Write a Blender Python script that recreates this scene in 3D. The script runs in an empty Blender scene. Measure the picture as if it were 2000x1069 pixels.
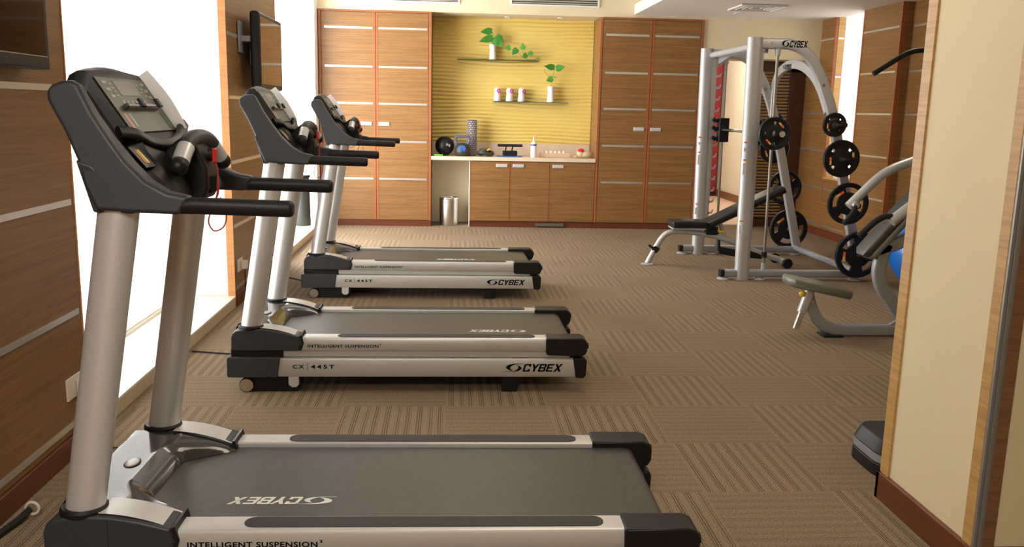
import bpy, bmesh, math, random
from mathutils import Vector, Matrix, Euler
random.seed(7)
PI = math.pi
SC = bpy.context.scene
COL = SC.collection

# ------------------------------------------------------------------ camera
CAM_H = 1.43
cd = bpy.data.cameras.new('camera')
cam = bpy.data.objects.new('camera', cd)
COL.objects.link(cam)
cd.sensor_fit = 'HORIZONTAL'
cd.sensor_width = 36.0
cd.lens = 36.0 * 1706.2 / 2000.0
cd.clip_start = 0.05
cd.clip_end = 100
_r = Vector((0.99744026, -0.06811051, 0.02176892))
_d = Vector((0.00886429, -0.18431092, -0.98282802))
_f = Vector((0.07095317, 0.9805052, -0.18323538))
cam.matrix_world = Matrix(((_r.x, -_d.x, -_f.x, 0), (_r.y, -_d.y, -_f.y, 0), (_r.z, -_d.z, -_f.z, CAM_H), (0, 0, 0, 1)))
SC.camera = cam

# ------------------------------------------------------------------ world, lights, exposure
SC.view_settings.view_transform = 'Standard'
SC.view_settings.look = 'None'
SC.view_settings.gamma = 1
SC.view_settings.use_curve_mapping = False
SC.view_settings.exposure = -0.1
w = bpy.data.worlds.new('sky')
SC.world = w
w.use_nodes = True
bg = w.node_tree.nodes['Background']
bg.inputs['Color'].default_value = (1.0, 1.0, 1.0, 1)
bg.inputs['Strength'].default_value = 13.5


def area(name, loc, rot, sx, sy, power, color=(1, 1, 1), portal=False):
    l = bpy.data.lights.new(name, 'AREA')
    l.shape = 'RECTANGLE'
    l.size = sx
    l.size_y = sy
    l.energy = power
    l.color = color
    if portal:
        l.cycles.is_portal = True
    o = bpy.data.objects.new(name, l)
    o.location = loc
    o.rotation_euler = rot
    COL.objects.link(o)
    return o


# daylight portals in the window openings (they emit nothing themselves)
area('window_portal', (-1.98, 4.95, 1.5), (0, -PI / 2, 0), 2.9, 2.58, 1, portal=True)
area('window_portal', (-1.98, 9.2, 1.5), (0, -PI / 2, 0), 2.9, 2.5, 1, portal=True)
area('window_portal', (4.86, 10.04, 1.65), (0, PI / 2, 0), 1.9, .72, 1, portal=True)
WARM = (1.0, 0.90, 0.76)


# ------------------------------------------------------------------ materials
def nt(name):
    m = bpy.data.materials.new(name)
    m.use_nodes = True
    t = m.node_tree
    return m, t, t.nodes, t.links, t.nodes['Principled BSDF']


def mat(name, col, rough=.5, metal=0., spec=.5, coat=0., noise=0., nscale=40, bump=0.):
    m, t, N, L, b = nt(name)
    b.inputs['Roughness'].default_value = rough
    b.inputs['Metallic'].default_value = metal
    b.inputs['Specular IOR Level'].default_value = spec
    b.inputs['Coat Weight'].default_value = coat
    b.inputs['Base Color'].default_value = (*col, 1)
    tc = N.new('ShaderNodeTexCoord')
    nz = N.new('ShaderNodeTexNoise')
    nz.inputs['Scale'].default_value = nscale
    nz.inputs['Detail'].default_value = 3
    L.new(tc.outputs['Object'], nz.inputs['Vector'])
    mx = N.new('ShaderNodeMixRGB')
    k = noise
    mx.inputs[1].default_value = (*[c * (1 - k) for c in col], 1)
    mx.inputs[2].default_value = (*[min(1, c * (1 + k)) for c in col], 1)
    L.new(nz.outputs['Fac'], mx.inputs[0])
    L.new(mx.outputs[0], b.inputs['Base Color'])
    if bump:
        bp = N.new('ShaderNodeBump')
        bp.inputs['Strength'].default_value = bump
        bp.inputs['Distance'].default_value = .002
        L.new(nz.outputs['Fac'], bp.inputs['Height'])
        L.new(bp.outputs[0], b.inputs['Normal'])
    return m


def wood(name, c1, c2, rough=.42, scale=1.0, coat=.03):
    m, t, N, L, b = nt(name)
    g = N.new('ShaderNodeNewGeometry')
    mp = N.new('ShaderNodeMapping')
    mp.inputs['Scale'].default_value = (1.6 * scale, 1.6 * scale, 55 * scale)
    L.new(g.outputs['Position'], mp.inputs['Vector'])
    n1 = N.new('ShaderNodeTexNoise')
    n1.inputs['Scale'].default_value = 1.0
    n1.inputs['Detail'].default_value = 5
    n1.inputs['Roughness'].default_value = .6
    n1.inputs['Distortion'].default_value = .4
    L.new(mp.outputs[0], n1.inputs['Vector'])
    mp2 = N.new('ShaderNodeMapping')
    mp2.inputs['Scale'].default_value = (12 * scale, 12 * scale, 420 * scale)
    L.new(g.outputs['Position'], mp2.inputs['Vector'])
    n2 = N.new('ShaderNodeTexNoise')
    n2.inputs['Scale'].default_value = 1.0
    n2.inputs['Detail'].default_value = 2
    L.new(mp2.outputs[0], n2.inputs['Vector'])
    ad = N.new('ShaderNodeMath')
    ad.operation = 'MULTIPLY_ADD'
    L.new(n2.outputs['Fac'], ad.inputs[0])
    ad.inputs[1].default_value = .45
    L.new(n1.outputs['Fac'], ad.inputs[2])
    r = N.new('ShaderNodeValToRGB')
    r.color_ramp.elements[0].position = .5
    r.color_ramp.elements[0].color = (*c2, 1)
    r.color_ramp.elements[1].position = .95
    r.color_ramp.elements[1].color = (*c1, 1)
    L.new(ad.outputs[0], r.inputs[0])
    L.new(r.outputs[0], b.inputs['Base Color'])
    b.inputs['Roughness'].default_value = rough
    b.inputs['Coat Weight'].default_value = coat
    b.inputs['Coat Roughness'].default_value = .25
    return m


def carpet_mat():
    m, t, N, L, b = nt('carpet_tile')
    g = N.new('ShaderNodeNewGeometry')
    s = N.new('ShaderNodeSeparateXYZ')
    L.new(g.outputs['Position'], s.inputs[0])

    def M(op, a, bb=None, c=None):
        n = N.new('ShaderNodeMath')
        n.operation = op
        for i, v in enumerate((a, bb, c)):
            if v is None:
                continue
            if isinstance(v, (int, float)):
                n.inputs[i].default_value = v
            else:
                L.new(v, n.inputs[i])
        return n.outputs[0]
    tx = M('DIVIDE', M('ADD', s.outputs[0], .516), .5)
    ty = M('DIVIDE', M('SUBTRACT', s.outputs[1], 4.097), .5)
    ix = M('FLOOR', tx)
    iy = M('FLOOR', ty)
    par = M('PINGPONG', M('ADD', ix, iy), 1.0)      # 0: lines run along x, 1: along y
    c = M('ADD', M('MULTIPLY', par, s.outputs[0]), M('MULTIPLY', M('SUBTRACT', 1.0, par), s.outputs[1]))
    nz = N.new('ShaderNodeTexNoise')
    nz.inputs['Scale'].default_value = 9
    L.new(g.outputs['Position'], nz.inputs['Vector'])
    wob = M('MULTIPLY', M('SUBTRACT', nz.outputs['Fac'], .5), .004)
    c = M('ADD', c, wob)
    fine = M('SINE', M('MULTIPLY', c, 2 * PI * 100))
    grp = M('SINE', M('MULTIPLY', c, 2 * PI * 20))
    grp2 = M('SINE', M('MULTIPLY', c, 2 * PI * 13.3))
    gm = M('MULTIPLY', M('ADD', M('ADD', grp, M('MULTIPLY', grp2, .5)), .6), .8)
    gm = M('MINIMUM', M('MAXIMUM', gm, 0.0), 1.0)
    fm = M('MINIMUM', M('MAXIMUM', M('MULTIPLY', fine, 1.6), 0.0), 1.0)
    line = M('MULTIPLY', fm, gm)
    amp = M('ADD', .34, M('MULTIPLY', par, .30))
    dark = M('SUBTRACT', 1.0, M('MULTIPLY', line, amp))
    sp = N.new('ShaderNodeTexNoise')
    sp.inputs['Scale'].default_value = 150
    sp.inputs['Detail'].default_value = 3
    L.new(g.outputs['Position'], sp.inputs['Vector'])
    spv = M('ADD', .10, M('MULTIPLY', sp.outputs['Fac'], 1.8))
    big = N.new('ShaderNodeTexNoise')
    big.inputs['Scale'].default_value = 1.3
    L.new(g.outputs['Position'], big.inputs['Vector'])
    bv = M('ADD', .85, M('MULTIPLY', big.outputs['Fac'], .3))
    f = M('MULTIPLY', M('MULTIPLY', dark, spv), bv)
    tv = M('ADD', .96, M('MULTIPLY', par, .08))
    f = M('MULTIPLY', f, tv)
    mx = N.new('ShaderNodeMixRGB')
    mx.blend_type = 'MULTIPLY'
    mx.inputs[0].default_value = 1
    mx.inputs[1].default_value = (.250, .182, .116, 1)
    cb = N.new('ShaderNodeCombineXYZ')
    for i in range(3):
        L.new(f, cb.inputs[i])
    L.new(cb.outputs[0], mx.inputs[2])
    L.new(mx.outputs[0], b.inputs['Base Color'])
    b.inputs['Roughness'].default_value = .9
    b.inputs['Specular IOR Level'].default_value = .15
    bp = N.new('ShaderNodeBump')
    bp.inputs['Strength'].default_value = .5
    bp.inputs['Distance'].default_value = .003
    L.new(M('MULTIPLY', sp.outputs['Fac'], dark), bp.inputs['Height'])
    L.new(bp.outputs[0], b.inputs['Normal'])
    return m


M_ = {}
M_['carpet'] = carpet_mat()
M_['wood'] = wood('veneer', (.30, .150, .046), (.165, .075, .020))
M_['wood_red'] = wood('red_edge_wood', (.36, .115, .035), (.27, .08, .025))
M_['skirt'] = wood('skirting_wood', (.155, .041, .016), (.10, .025, .010), rough=.3)
M_['trimwood'] = wood('light_trim_wood', (.60, .365, .125), (.42, .23, .068), scale=1.3)
M_['edgewood'] = wood('orange_edge_wood', (.72, .34, .12), (.58, .25, .08))
M_['darkwood'] = wood('dark_trim_wood', (.26, .13, .06), (.17, .08, .035))
M_['strip'] = mat('metal_strip', (.72, .70, .66), .3, .85)
M_['corner'] = mat('dull_grey_metal', (.34, .33, .31), .4, .6)
M_['cream'] = mat('cream_wall', (.70, .60, .40), .7, noise=.03, nscale=6)
M_['creamp'] = mat('cream_fabric_panel', (.74, .63, .40), .6, noise=.03, nscale=5)
M_['white'] = mat('white_wall', (.80, .78, .72), .7, noise=.02, nscale=5)
M_['jamb'] = mat('bright_white_jamb', (.92, .91, .88), .6)
M_['ceil'] = mat('ceiling_paint', (.74, .70, .64), .8, noise=.02, nscale=4)
M_['sill'] = mat('beige_stone_sill', (.62, .50, .34), .35, noise=.12, nscale=12)
M_['silltop'] = mat('white_stone_sill', (.85, .82, .74), .3, noise=.05, nscale=10)
M_['marble'] = mat('pink_beige_marble', (.72, .58, .43), .25, noise=.12, nscale=9)
M_['silver'] = mat('silver_paint', (.74, .74, .75), .34, .5, noise=.03)
M_['silver2'] = mat('satin_aluminium', (.60, .59, .565), .38, .4, noise=.04)
M_['rack'] = mat('platinum_powder_coat', (.52, .52, .52), .38, .45, noise=.03)
M_['greyp'] = mat('grey_frame_paint', (.33, .35, .37), .4, .35, noise=.03)
M_['rod'] = mat('dark_steel_rod', (.38, .35, .31), .35, 1.)
M_['chrome'] = mat('chrome', (.80, .80, .80), .12, 1.)
M_['plastic'] = mat('charcoal_plastic', (.030, .035, .040), .48, noise=.12, nscale=300, bump=.15)
M_['gloss'] = mat('glossy_dark_plastic', (.035, .033, .03), .16, coat=.4)
M_['black'] = mat('black_plastic', (.009, .009, .009), .45, spec=.3)
M_['rubber'] = mat('black_rubber', (.009, .009, .010), .42, spec=.3, noise=.1)
M_['foam'] = mat('black_foam_grip', (.011, .011, .012), .5, spec=.35, noise=.1, nscale=300, bump=.1)
M_['belt'] = mat('running_belt', (.055, .050, .042), .42, noise=.25, nscale=30)
M_['tread'] = mat('foot_rail_rubber', (.035, .034, .032), .7, noise=.1)
M_['panel'] = mat('console_membrane', (.085, .078, .055), .4, noise=.05)
M_['display'] = mat('display_window', (.12, .10, .06), .25)
M_['key'] = mat('membrane_key', (.34, .33, .29), .4)
M_['green_key'] = mat('dark_green_key', (.05, .09, .07), .4)
M_['rust'] = mat('orange_decal', (.45, .20, .10), .4)
M_['yellow'] = mat('yellow_plastic', (.85, .55, .02), .35)
M_['red'] = mat('red_plastic', (.65, .02, .02), .35)
M_['redcord'] = mat('red_cord', (.40, .05, .04), .6)
M_['paper'] = mat('white_paper', (.80, .78, .76), .6)
M_['ink'] = mat('black_print', (.006, .005, .005), .7, spec=.1)
M_['whiteprint'] = mat('white_print', (.75, .74, .70), .5)
M_['vinyl'] = mat('black_vinyl', (.012, .012, .012), .42, spec=.35, noise=.1)
M_['vinylg'] = mat('grey_green_vinyl', (.17, .17, .14), .4, noise=.1)
M_['vinyld'] = mat('dark_grey_vinyl', (.042, .044, .038), .4, noise=.1)
M_['orange'] = mat('orange_label', (.80, .16, .04), .5)
M_['gold'] = mat('gold_label', (.75, .50, .15), .5)
M_['bluep'] = mat('blue_ball', (.01, .16, .62), .3, coat=.3)
M_['blue'] = mat('blue_plastic', (.04, .12, .40), .35)
M_['bluegrey'] = mat('grey_blue_vinyl', (.10, .115, .17), .4)
M_['darkgrey'] = mat('dark_grey_paint', (.035, .038, .034), .45)
M_['steel'] = mat('brushed_steel', (.60, .56, .50), .28, 1.)
M_['porcelain'] = mat('white_porcelain', (.88, .86, .82), .3)
M_['leaf'] = mat('green_leaf', (.05, .24, .025), .4, noise=.3, nscale=20)
M_['leafl'] = mat('light_green_leaf', (.12, .38, .05), .4, noise=.2, nscale=20)
M_['stem'] = mat('plant_stem', (.20, .26, .06), .5)
M_['orchid'] = mat('magenta_petal', (.55, .02, .28), .5)
M_['pink'] = mat('pink_petal', (.85, .40, .60), .5)
M_['roller'] = mat('grey_purple_foam', (.10, .075, .085), .5, noise=.3, nscale=60)
M_['roller2'] = mat('pale_foam_knob', (.42, .36, .36), .5)
M_['redwall'] = mat('red_panel', (.24, .012, .02), .6)
M_['slat'] = wood('blind_slat', (.62, .42, .20), (.48, .30, .13))
M_['brownframe'] = wood('brown_frame', (.07, .022, .010), (.045, .014, .007))
M_['tile'] = mat('corridor_tile', (.62, .44, .36), .4, noise=.05)
M_['lens'] = mat('white_vent', (.75, .72, .66), .5)
M_['ventdark'] = mat('vent_dark', (.10, .09, .06), .7)
M_['greyband'] = mat('grey_band', (.22, .23, .25), .5)
M_['shoe'] = mat('beige_canvas', (.60, .48, .30), .7, noise=.1)
M_['screen'] = mat('screen_glass', (.006, .006, .006), .06, coat=.2)
M_['socket'] = mat('ivory_socket', (.75, .68, .58), .4)
M_['woodbox'] = mat('pale_wood_box', (.72, .50, .34), .5, noise=.08)


def wave_mat():
    m, t, N, L, b = nt('yellow_wave_panel')
    b.inputs['Base Color'].default_value = (.66, .47, .13, 1)
    g = N.new('ShaderNodeNewGeometry')
    nz = N.new('ShaderNodeTexNoise')
    nz.inputs['Scale'].default_value = 2.5
    L.new(g.outputs['Position'], nz.inputs['Vector'])
    mx = N.new('ShaderNodeMixRGB')
    mx.inputs[1].default_value = (.74, .55, .145, 1)
    mx.inputs[2].default_value = (.80, .63, .20, 1)
    L.new(nz.outputs['Fac'], mx.inputs[0])
    L.new(mx.outputs[0], b.inputs['Base Color'])
    b.inputs['Roughness'].default_value = .55
    return m


M_['wave'] = wave_mat()


def glass_mat(name='window_glass', tint=(1, 1, 1), rough=.02, refl=.08):
    m = bpy.data.materials.new(name)
    m.use_nodes = True
    t = m.node_tree
    t.nodes.clear()
    o = t.nodes.new('ShaderNodeOutputMaterial')
    mx = t.nodes.new('ShaderNodeMixShader')
    tr = t.nodes.new('ShaderNodeBsdfTransparent')
    tr.inputs[0].default_value = (*tint, 1)
    gl = t.nodes.new('ShaderNodeBsdfGlossy')
    gl.inputs['Roughness'].default_value = rough
    fr = t.nodes.new('ShaderNodeFresnel')
    ge = t.nodes.new('ShaderNodeNewGeometry')
    ma = t.nodes.new('ShaderNodeMath')          # keeps the thin pane's inner face from mirroring everything
    ma.operation = 'MULTIPLY_ADD'
    ma.inputs[1].default_value = 1 / 1.45 - 1.45
    ma.inputs[2].default_value = 1.45
    t.links.new(ge.outputs['Backfacing'], ma.inputs[0])
    t.links.new(ma.outputs[0], fr.inputs['IOR'])
    t.links.new(fr.outputs[0], mx.inputs[0])
    t.links.new(tr.outputs[0], mx.inputs[1])
    t.links.new(gl.outputs[0], mx.inputs[2])
    t.links.new(mx.outputs[0], o.inputs[0])
    return m


def paper_mat():
    m, t, N, L, b = nt('thin_white_paper')
    b.inputs['Base Color'].default_value = (.92, .91, .90, 1)
    b.inputs['Roughness'].default_value = .7
    tl = N.new('ShaderNodeBsdfTranslucent')
    tl.inputs['Color'].default_value = (.97, .97, .97, 1)
    mx = N.new('ShaderNodeMixShader')
    mx.inputs[0].default_value = .7
    L.new(b.outputs[0], mx.inputs[1])
    L.new(tl.outputs[0], mx.inputs[2])
    L.new(mx.outputs[0], N['Material Output'].inputs['Surface'])
    return m


def sheer_mat():
    m, t, N, L, b = nt('sheer_white_blind')
    b.inputs['Base Color'].default_value = (.85, .84, .80, 1)
    b.inputs['Roughness'].default_value = .9
    tr = N.new('ShaderNodeBsdfTransparent')
    mx = N.new('ShaderNodeMixShader')
    mx.inputs[0].default_value = .42
    L.new(b.outputs[0], mx.inputs[1])
    L.new(tr.outputs[0], mx.inputs[2])
    L.new(mx.outputs[0], N['Material Output'].inputs['Surface'])
    return m


M_['sheer'] = sheer_mat()
M_['thinpaper'] = paper_mat()
M_['glass'] = glass_mat()
M_['shelfglass'] = mat('dark_green_shelf_glass', (.02, .045, .03), .08, coat=.5)


def emit(name, col, s):
    m, t, N, L, b = nt(name)
    b.inputs['Emission Color'].default_value = (*col, 1)
    b.inputs['Emission Strength'].default_value = s
    return m


M_['lamp'] = emit('fill_diffuser', (1, .86, .66), 6)  # glow of the added fill panels


# ------------------------------------------------------------------ mesh builder
class MB:
    def __init__(s):
        s.v = []
        s.f = []
        s.m = []
        s.cur = 0

    def add(s, vs, fs):
        o = len(s.v)
        s.v += [tuple(v) for v in vs]
        s.f += [tuple(i + o for i in f) for f in fs]
        s.m += [s.cur] * len(fs)
        return s

    def box(s, x0, x1, y0, y1, z0, z1):
        v = [(x, y, z) for x in (x0, x1) for y in (y0, y1) for z in (z0, z1)]
        return s.add(v, [(0, 1, 3, 2), (4, 6, 7, 5), (0, 4, 5, 1), (2, 3, 7, 6), (0, 2, 6, 4), (1, 5, 7, 3)])

    def obox(s, c, size, R):
        hx, hy, hz = [a / 2 for a in size]
        v = [Vector(c) + R @ Vector((x, y, z)) for x in (-hx, hx) for y in (-hy, hy) for z in (-hz, hz)]
        return s.add(v, [(0, 1, 3, 2), (4, 6, 7, 5), (0, 4, 5, 1), (2, 3, 7, 6), (0, 2, 6, 4), (1, 5, 7, 3)])

    def prism(s, pts, a, b, axis='y'):
        n = len(pts)

        def P(p, d):
            return {'y': (p[0], d, p[1]), 'x': (d, p[0], p[1]), 'z': (p[0], p[1], d)}[axis]
        v = [P(p, a) for p in pts] + [P(p, b) for p in pts]
        f = [tuple(range(n)), tuple(range(2 * n - 1, n - 1, -1))] + [(i, i + n, (i + 1) % n + n, (i + 1) % n) for i in range(n)]
        return s.add(v, f)

    def loft(s, rings, cap=True, closed=True):
        n = len(rings[0])
        v = [p for r in rings for p in r]
        f = []
        for k in range(len(rings) - 1):
            for i in range(n if closed else n - 1):
                j = (i + 1) % n
                f.append((k * n + i, k * n + j, (k + 1) * n + j, (k + 1) * n + i))
        if cap:
            f.append(tuple(range(n - 1, -1, -1)))
            f.append(tuple(range((len(rings) - 1) * n, len(rings) * n)))
        return s.add(v, f)

    def sweep(s, path, prof, up=None, scale=None, cap=True):
        P = [Vector(p) for p in path]
        rings = []
        N = None
        for i, p in enumerate(P):
            a = (P[i] - P[i - 1]).normalized() if i else (P[1] - P[0]).normalized()
            b = (P[i + 1] - P[i]).normalized() if i < len(P) - 1 else a
            T = (a + b)
            T = T.normalized() if T.length > 1e-6 else a
            if up is not None:
                N = Vector(up)
                N = (N - T * N.dot(T)).normalized()
            elif N is None:
                q = Vector((0, 0, 1)) if abs(T.z) < .9 else Vector((0, 1, 0))
                N = (q - T * q.dot(T)).normalized()
            else:
                N = (N - T * N.dot(T)).normalized()
            B = T.cross(N)
            k = 1 / max(.35, math.cos(a.angle(b) / 2)) if a.length and b.length else 1
            sc = scale[i] if scale else 1
            # widen only in the bend plane is overkill for small bends
            k = min(k, 1.25)
            rings.append([p + (N * u[0] + B * u[1]) * sc for u in prof])
        return s.loft(rings, cap)

    def tube(s, path, r, n=16, scale=None, cap=True):
        return s.sweep(path, [(r * math.cos(2 * PI * i / n), r * math.sin(2 * PI * i / n)) for i in range(n)], scale=scale, cap=cap)

    def rtube(s, path, w, h, up=(0, 1, 0), rr=.25):
        # rounded rectangle profile: w across 'up', h along the other direction
        pr = rrect(w, h, min(w, h) * rr)
        return s.sweep(path, pr, up=up)

    def lathe(s, prof, c=(0, 0, 0), n=32, axis='z'):
        rings = []
        for r, z in prof:
            ring = []
            for i in range(n):
                a = 2 * PI * i / n
                p = (r * math.cos(a), r * math.sin(a), z)
                if axis == 'y':
                    p = (p[0], z, p[1])
                if axis == 'x':
                    p = (z, p[0], p[1])
                ring.append((c[0] + p[0], c[1] + p[1], c[2] + p[2]))
            rings.append(ring)
        return s.loft(rings, True)

    def sphere(s, c, r, n=20, sz=(1, 1, 1)):
        prof = [(max(1e-4, math.sin(PI * k / (n // 2))), -math.cos(PI * k / (n // 2))) for k in range(n // 2 + 1)]
        rings = [[(c[0] + r * sz[0] * a * math.cos(2 * PI * i / n), c[1] + r * sz[1] * a * math.sin(2 * PI * i / n), c[2] + r * sz[2] * z) for i in range(n)] for a, z in prof]
        return s.loft(rings, True)

    def grid(s, fn, nu, nv):
        v = [fn(i / nu, j / nv) for i in range(nu + 1) for j in range(nv + 1)]
        f = [(i * (nv + 1) + j, (i + 1) * (nv + 1) + j, (i + 1) * (nv + 1) + j + 1, i * (nv + 1) + j + 1) for i in range(nu) for j in range(nv)]
        return s.add(v, f)

    def build(s, name, mats, parent=None, bevel=0, seg=2, smooth=35, recalc=True, loc=None, rot=None, subsurf=0):
        me = bpy.data.meshes.new(name)
        me.from_pydata(s.v, [], s.f)
        if not isinstance(mats, (list, tuple)):
            mats = [mats]
        for k in mats:
            me.materials.append(M_[k])
        for p, mi in zip(me.polygons, s.m):
            p.material_index = mi
            p.use_smooth = True
        if recalc:
            bm = bmesh.new()
            bm.from_mesh(me)
            bmesh.ops.recalc_face_normals(bm, faces=bm.faces)
            bm.to_mesh(me)
            bm.free()
        me.update()
        try:
            me.set_sharp_from_angle(angle=math.radians(smooth))
        except Exception:
            pass
        o = bpy.data.objects.new(name, me)
        COL.objects.link(o)
        if bevel:
            b = o.modifiers.new('bevel', 'BEVEL')
            b.width = bevel
            b.segments = seg
            b.limit_method = 'ANGLE'
            b.angle_limit = math.radians(40)
            b.harden_normals = True
        if subsurf:
            b = o.modifiers.new('sub', 'SUBSURF')
            b.levels = b.render_levels = subsurf
        if loc:
            o.location = loc
        if rot:
            o.rotation_euler = rot
        if parent:
            o.parent = parent
        return o


def rrect(w, h, r, n=4):
    out = []
    for cx, cy, a0 in ((w / 2 - r, h / 2 - r, 0), (-w / 2 + r, h / 2 - r, PI / 2), (-w / 2 + r, -h / 2 + r, PI), (w / 2 - r, -h / 2 + r, 1.5 * PI)):
        for k in range(n + 1):
            a = a0 + PI / 2 * k / n
            out.append((cx + r * math.cos(a), cy + r * math.sin(a)))
    return out


def smooth_path(pts, n=6):
    P = [Vector(p) for p in pts]
    P = [P[0] * 2 - P[1]] + P + [P[-1] * 2 - P[-2]]
    out = []
    for i in range(1, len(P) - 2):
        for k in range(n):
            t = k / n
            a, b, c, d = P[i - 1:i + 3]
            out.append(.5 * ((2 * b) + (c - a) * t + (2 * a - 5 * b + 4 * c - d) * t * t + (3 * b - a - 3 * c + d) * t ** 3))
    out.append(P[-2])
    return out


def tag(o, label, cat, group=None, kind=None):
    if label:
        o['label'] = label
    if cat:
        o['category'] = cat
    if group:
        o['group'] = group
    if kind:
        o['kind'] = kind
    return o


def thing(name, label, cat, loc=(0, 0, 0), rz=0, group=None):
    o = bpy.data.objects.new(name, None)
    o.empty_display_size = .1
    COL.objects.link(o)
    o.location = loc
    o.rotation_euler = (0, 0, rz)
    return tag(o, label, cat, group)


def struct(o):
    o['kind'] = 'structure'
    return o


def copy_tree(o, parent=None):
    c = o.copy()
    COL.objects.link(c)
    c.parent = parent
    for ch in [x for x in bpy.data.objects if x.parent == o]:
        copy_tree(ch, c)
    return c


def font_mesh(body, size, sx=1.0, spacing=1.0):
    """outline text as plain (x, y) vertices and faces, origin bottom left"""
    cu = bpy.data.curves.new('t', 'FONT')
    cu.body = body
    cu.size = size
    cu.space_character = spacing
    cu.resolution_u = 3
    cu.offset = size * .028
    ob = bpy.data.objects.new('t', cu)
    COL.objects.link(ob)
    dg = bpy.context.evaluated_depsgraph_get()
    me = bpy.data.meshes.new_from_object(ob.evaluated_get(dg))
    v = [(a.co.x * sx, a.co.y) for a in me.vertices]
    f = [tuple(p.vertices) for p in me.polygons]
    bpy.data.objects.remove(ob)
    bpy.data.curves.remove(cu)
    bpy.data.meshes.remove(me)
    return v, f


def fit(v, w, h=None):
    x0 = min(a[0] for a in v)
    x1 = max(a[0] for a in v)
    y0 = min(a[1] for a in v)
    y1 = max(a[1] for a in v)
    k = w / (x1 - x0)
    kh = h / (y1 - y0) if h else k
    return [((a - x0) * k, (b - y0) * kh) for a, b in v]


def logo2d():
    """the swoosh and the five slanted block capitals, height 1, total width about 6.6"""
    V = []
    F = []

    def poly(p):
        o = len(V)
        V.extend(p)
        F.append(tuple(range(o, o + len(p))))
    # swoosh: two crescents
    def band(o_, i_):
        A = smooth_path([(p[0], p[1], 0) for p in o_], 5)
        B = smooth_path([(p[0], p[1], 0) for p in i_], 5)
        o = len(V)
        for p, q in zip(A, B):
            V.append((p.x, p.y))
            V.append((q.x, q.y))
        for k in range(len(A) - 1):
            F.append((o + 2 * k, o + 2 * k + 2, o + 2 * k + 3, o + 2 * k + 1))
    band([(2.30, 1.0), (1.20, 1.02), (.48, .86), (.22, .58), (.45, .28), (1.10, .05)], [(2.30, .97), (1.40, .93), (.98, .80), (.72, .58), (.78, .32), (1.10, .05)])
    band([(1.38, .84), (1.78, .70), (1.97, .45), (1.76, .18), (1.2, .01), (0, -.01)], [(1.38, .84), (1.58, .64), (1.58, .44), (1.38, .22), (1.0, .06), (0, .02)])
    sh = .28
    w = .80

    def letter(x, quads):
        for q in quads:
            poly([(x + a + sh * b, b) for a, b in q])
    s_ = .22
    x = 2.05
    letter(x, [[(0, .08), (s_, .08), (s_, .92), (0, .92)], [(.1, 0), (w, 0), (w, .2), (0, .2), (0, .1)], [(0, .8), (w, .8), (w, 1), (.1, 1), (0, .9)], [(w - s_, .2), (w, .2), (w, .36), (w - s_, .36)], [(w - s_, .64), (w, .64), (w, .8), (w - s_, .8)]])
    x += .88
    letter(x, [[(.28, 0), (.52, 0), (.52, .45), (.28, .45)], [(.28, .38), (.52, .5), (.22, 1), (0, 1)], [(.28, .5), (.52, .38), (.82, 1), (.60, 1)]])
    x += .86
    letter(x, [[(0, 0), (s_, 0), (s_, 1), (0, 1)], [(s_, 0), (w - .1, 0), (w, .1), (w, .2), (s_, .2)], [(s_, .41), (w - .05, .41), (w - .05, .59), (s_, .59)], [(s_, .8), (w, .8), (w, .9), (w - .1, 1), (s_, 1)], [(w - s_, .2), (w, .2), (w, .41), (w - s_, .44)], [(w - s_, .56), (w, .59), (w, .8), (w - s_, .8)]])
    x += .88
    letter(x, [[(0, 0), (s_, 0), (s_, 1), (0, 1)], [(s_, 0), (w - .06, 0), (w - .06, .2), (s_, .2)], [(s_, .41), (w - .12, .41), (w - .12, .59), (s_, .59)], [(s_, .8), (w - .04, .8), (w - .04, 1), (s_, 1)]])
    x += .84
    letter(x, [[(0, 0), (.27, 0), (.88, 1), (.61, 1)], [(.61, 0), (.88, 0), (.27, 1), (0, 1)]])
    return V, F


LOGO = logo2d()


def decal(v2, f, O, X, Y, name, m, parent, off=0):
    """lay flat 2D artwork on a plane with origin O and axes X, Y"""
    O = Vector(O)
    X = Vector(X)
    Y = Vector(Y)
    nrm = X.cross(Y).normalized()
    b = MB()
    b.add([tuple(O + X * a + Y * c + nrm * off) for a, c in v2], f)
    return b.build(name, m, parent, recalc=False)


# ================================================================== THE SETTING
XL = -1.53       # left wall face
XR = 4.53        # right wall face
YB = 11.30       # back wall
YC = 10.78       # cabinet fronts / bulkhead
ZC = 2.60        # low ceiling
ZH = 3.05        # raised ceiling
STRIPS = [.132, .579, 1.030, 1.479, 1.910, 2.357, 2.80]

b = MB().box(-2.1, 4.9, -2.6, 11.36, -.08, 0)
struct(b.build('floor', 'carpet'))
b = MB().box(3.0, 5.2, 11.36, 16.2, -.08, 0.0)
struct(b.build('floor', 'tile'))
# ceilings
b = MB().box(-2.1, 2.35, -2.6, 11.5, ZH, ZH + .1)
struct(b.build('ceiling', 'ceil'))
b = MB()
b.cur = 0
b.box(2.19, 4.95, -2.6, YC + .03, ZC, ZC + .12)
b.box(2.30, 2.36, -2.6, YC, ZC + .11, ZH)
struct(b.build('ceiling', 'ceil'))
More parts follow.
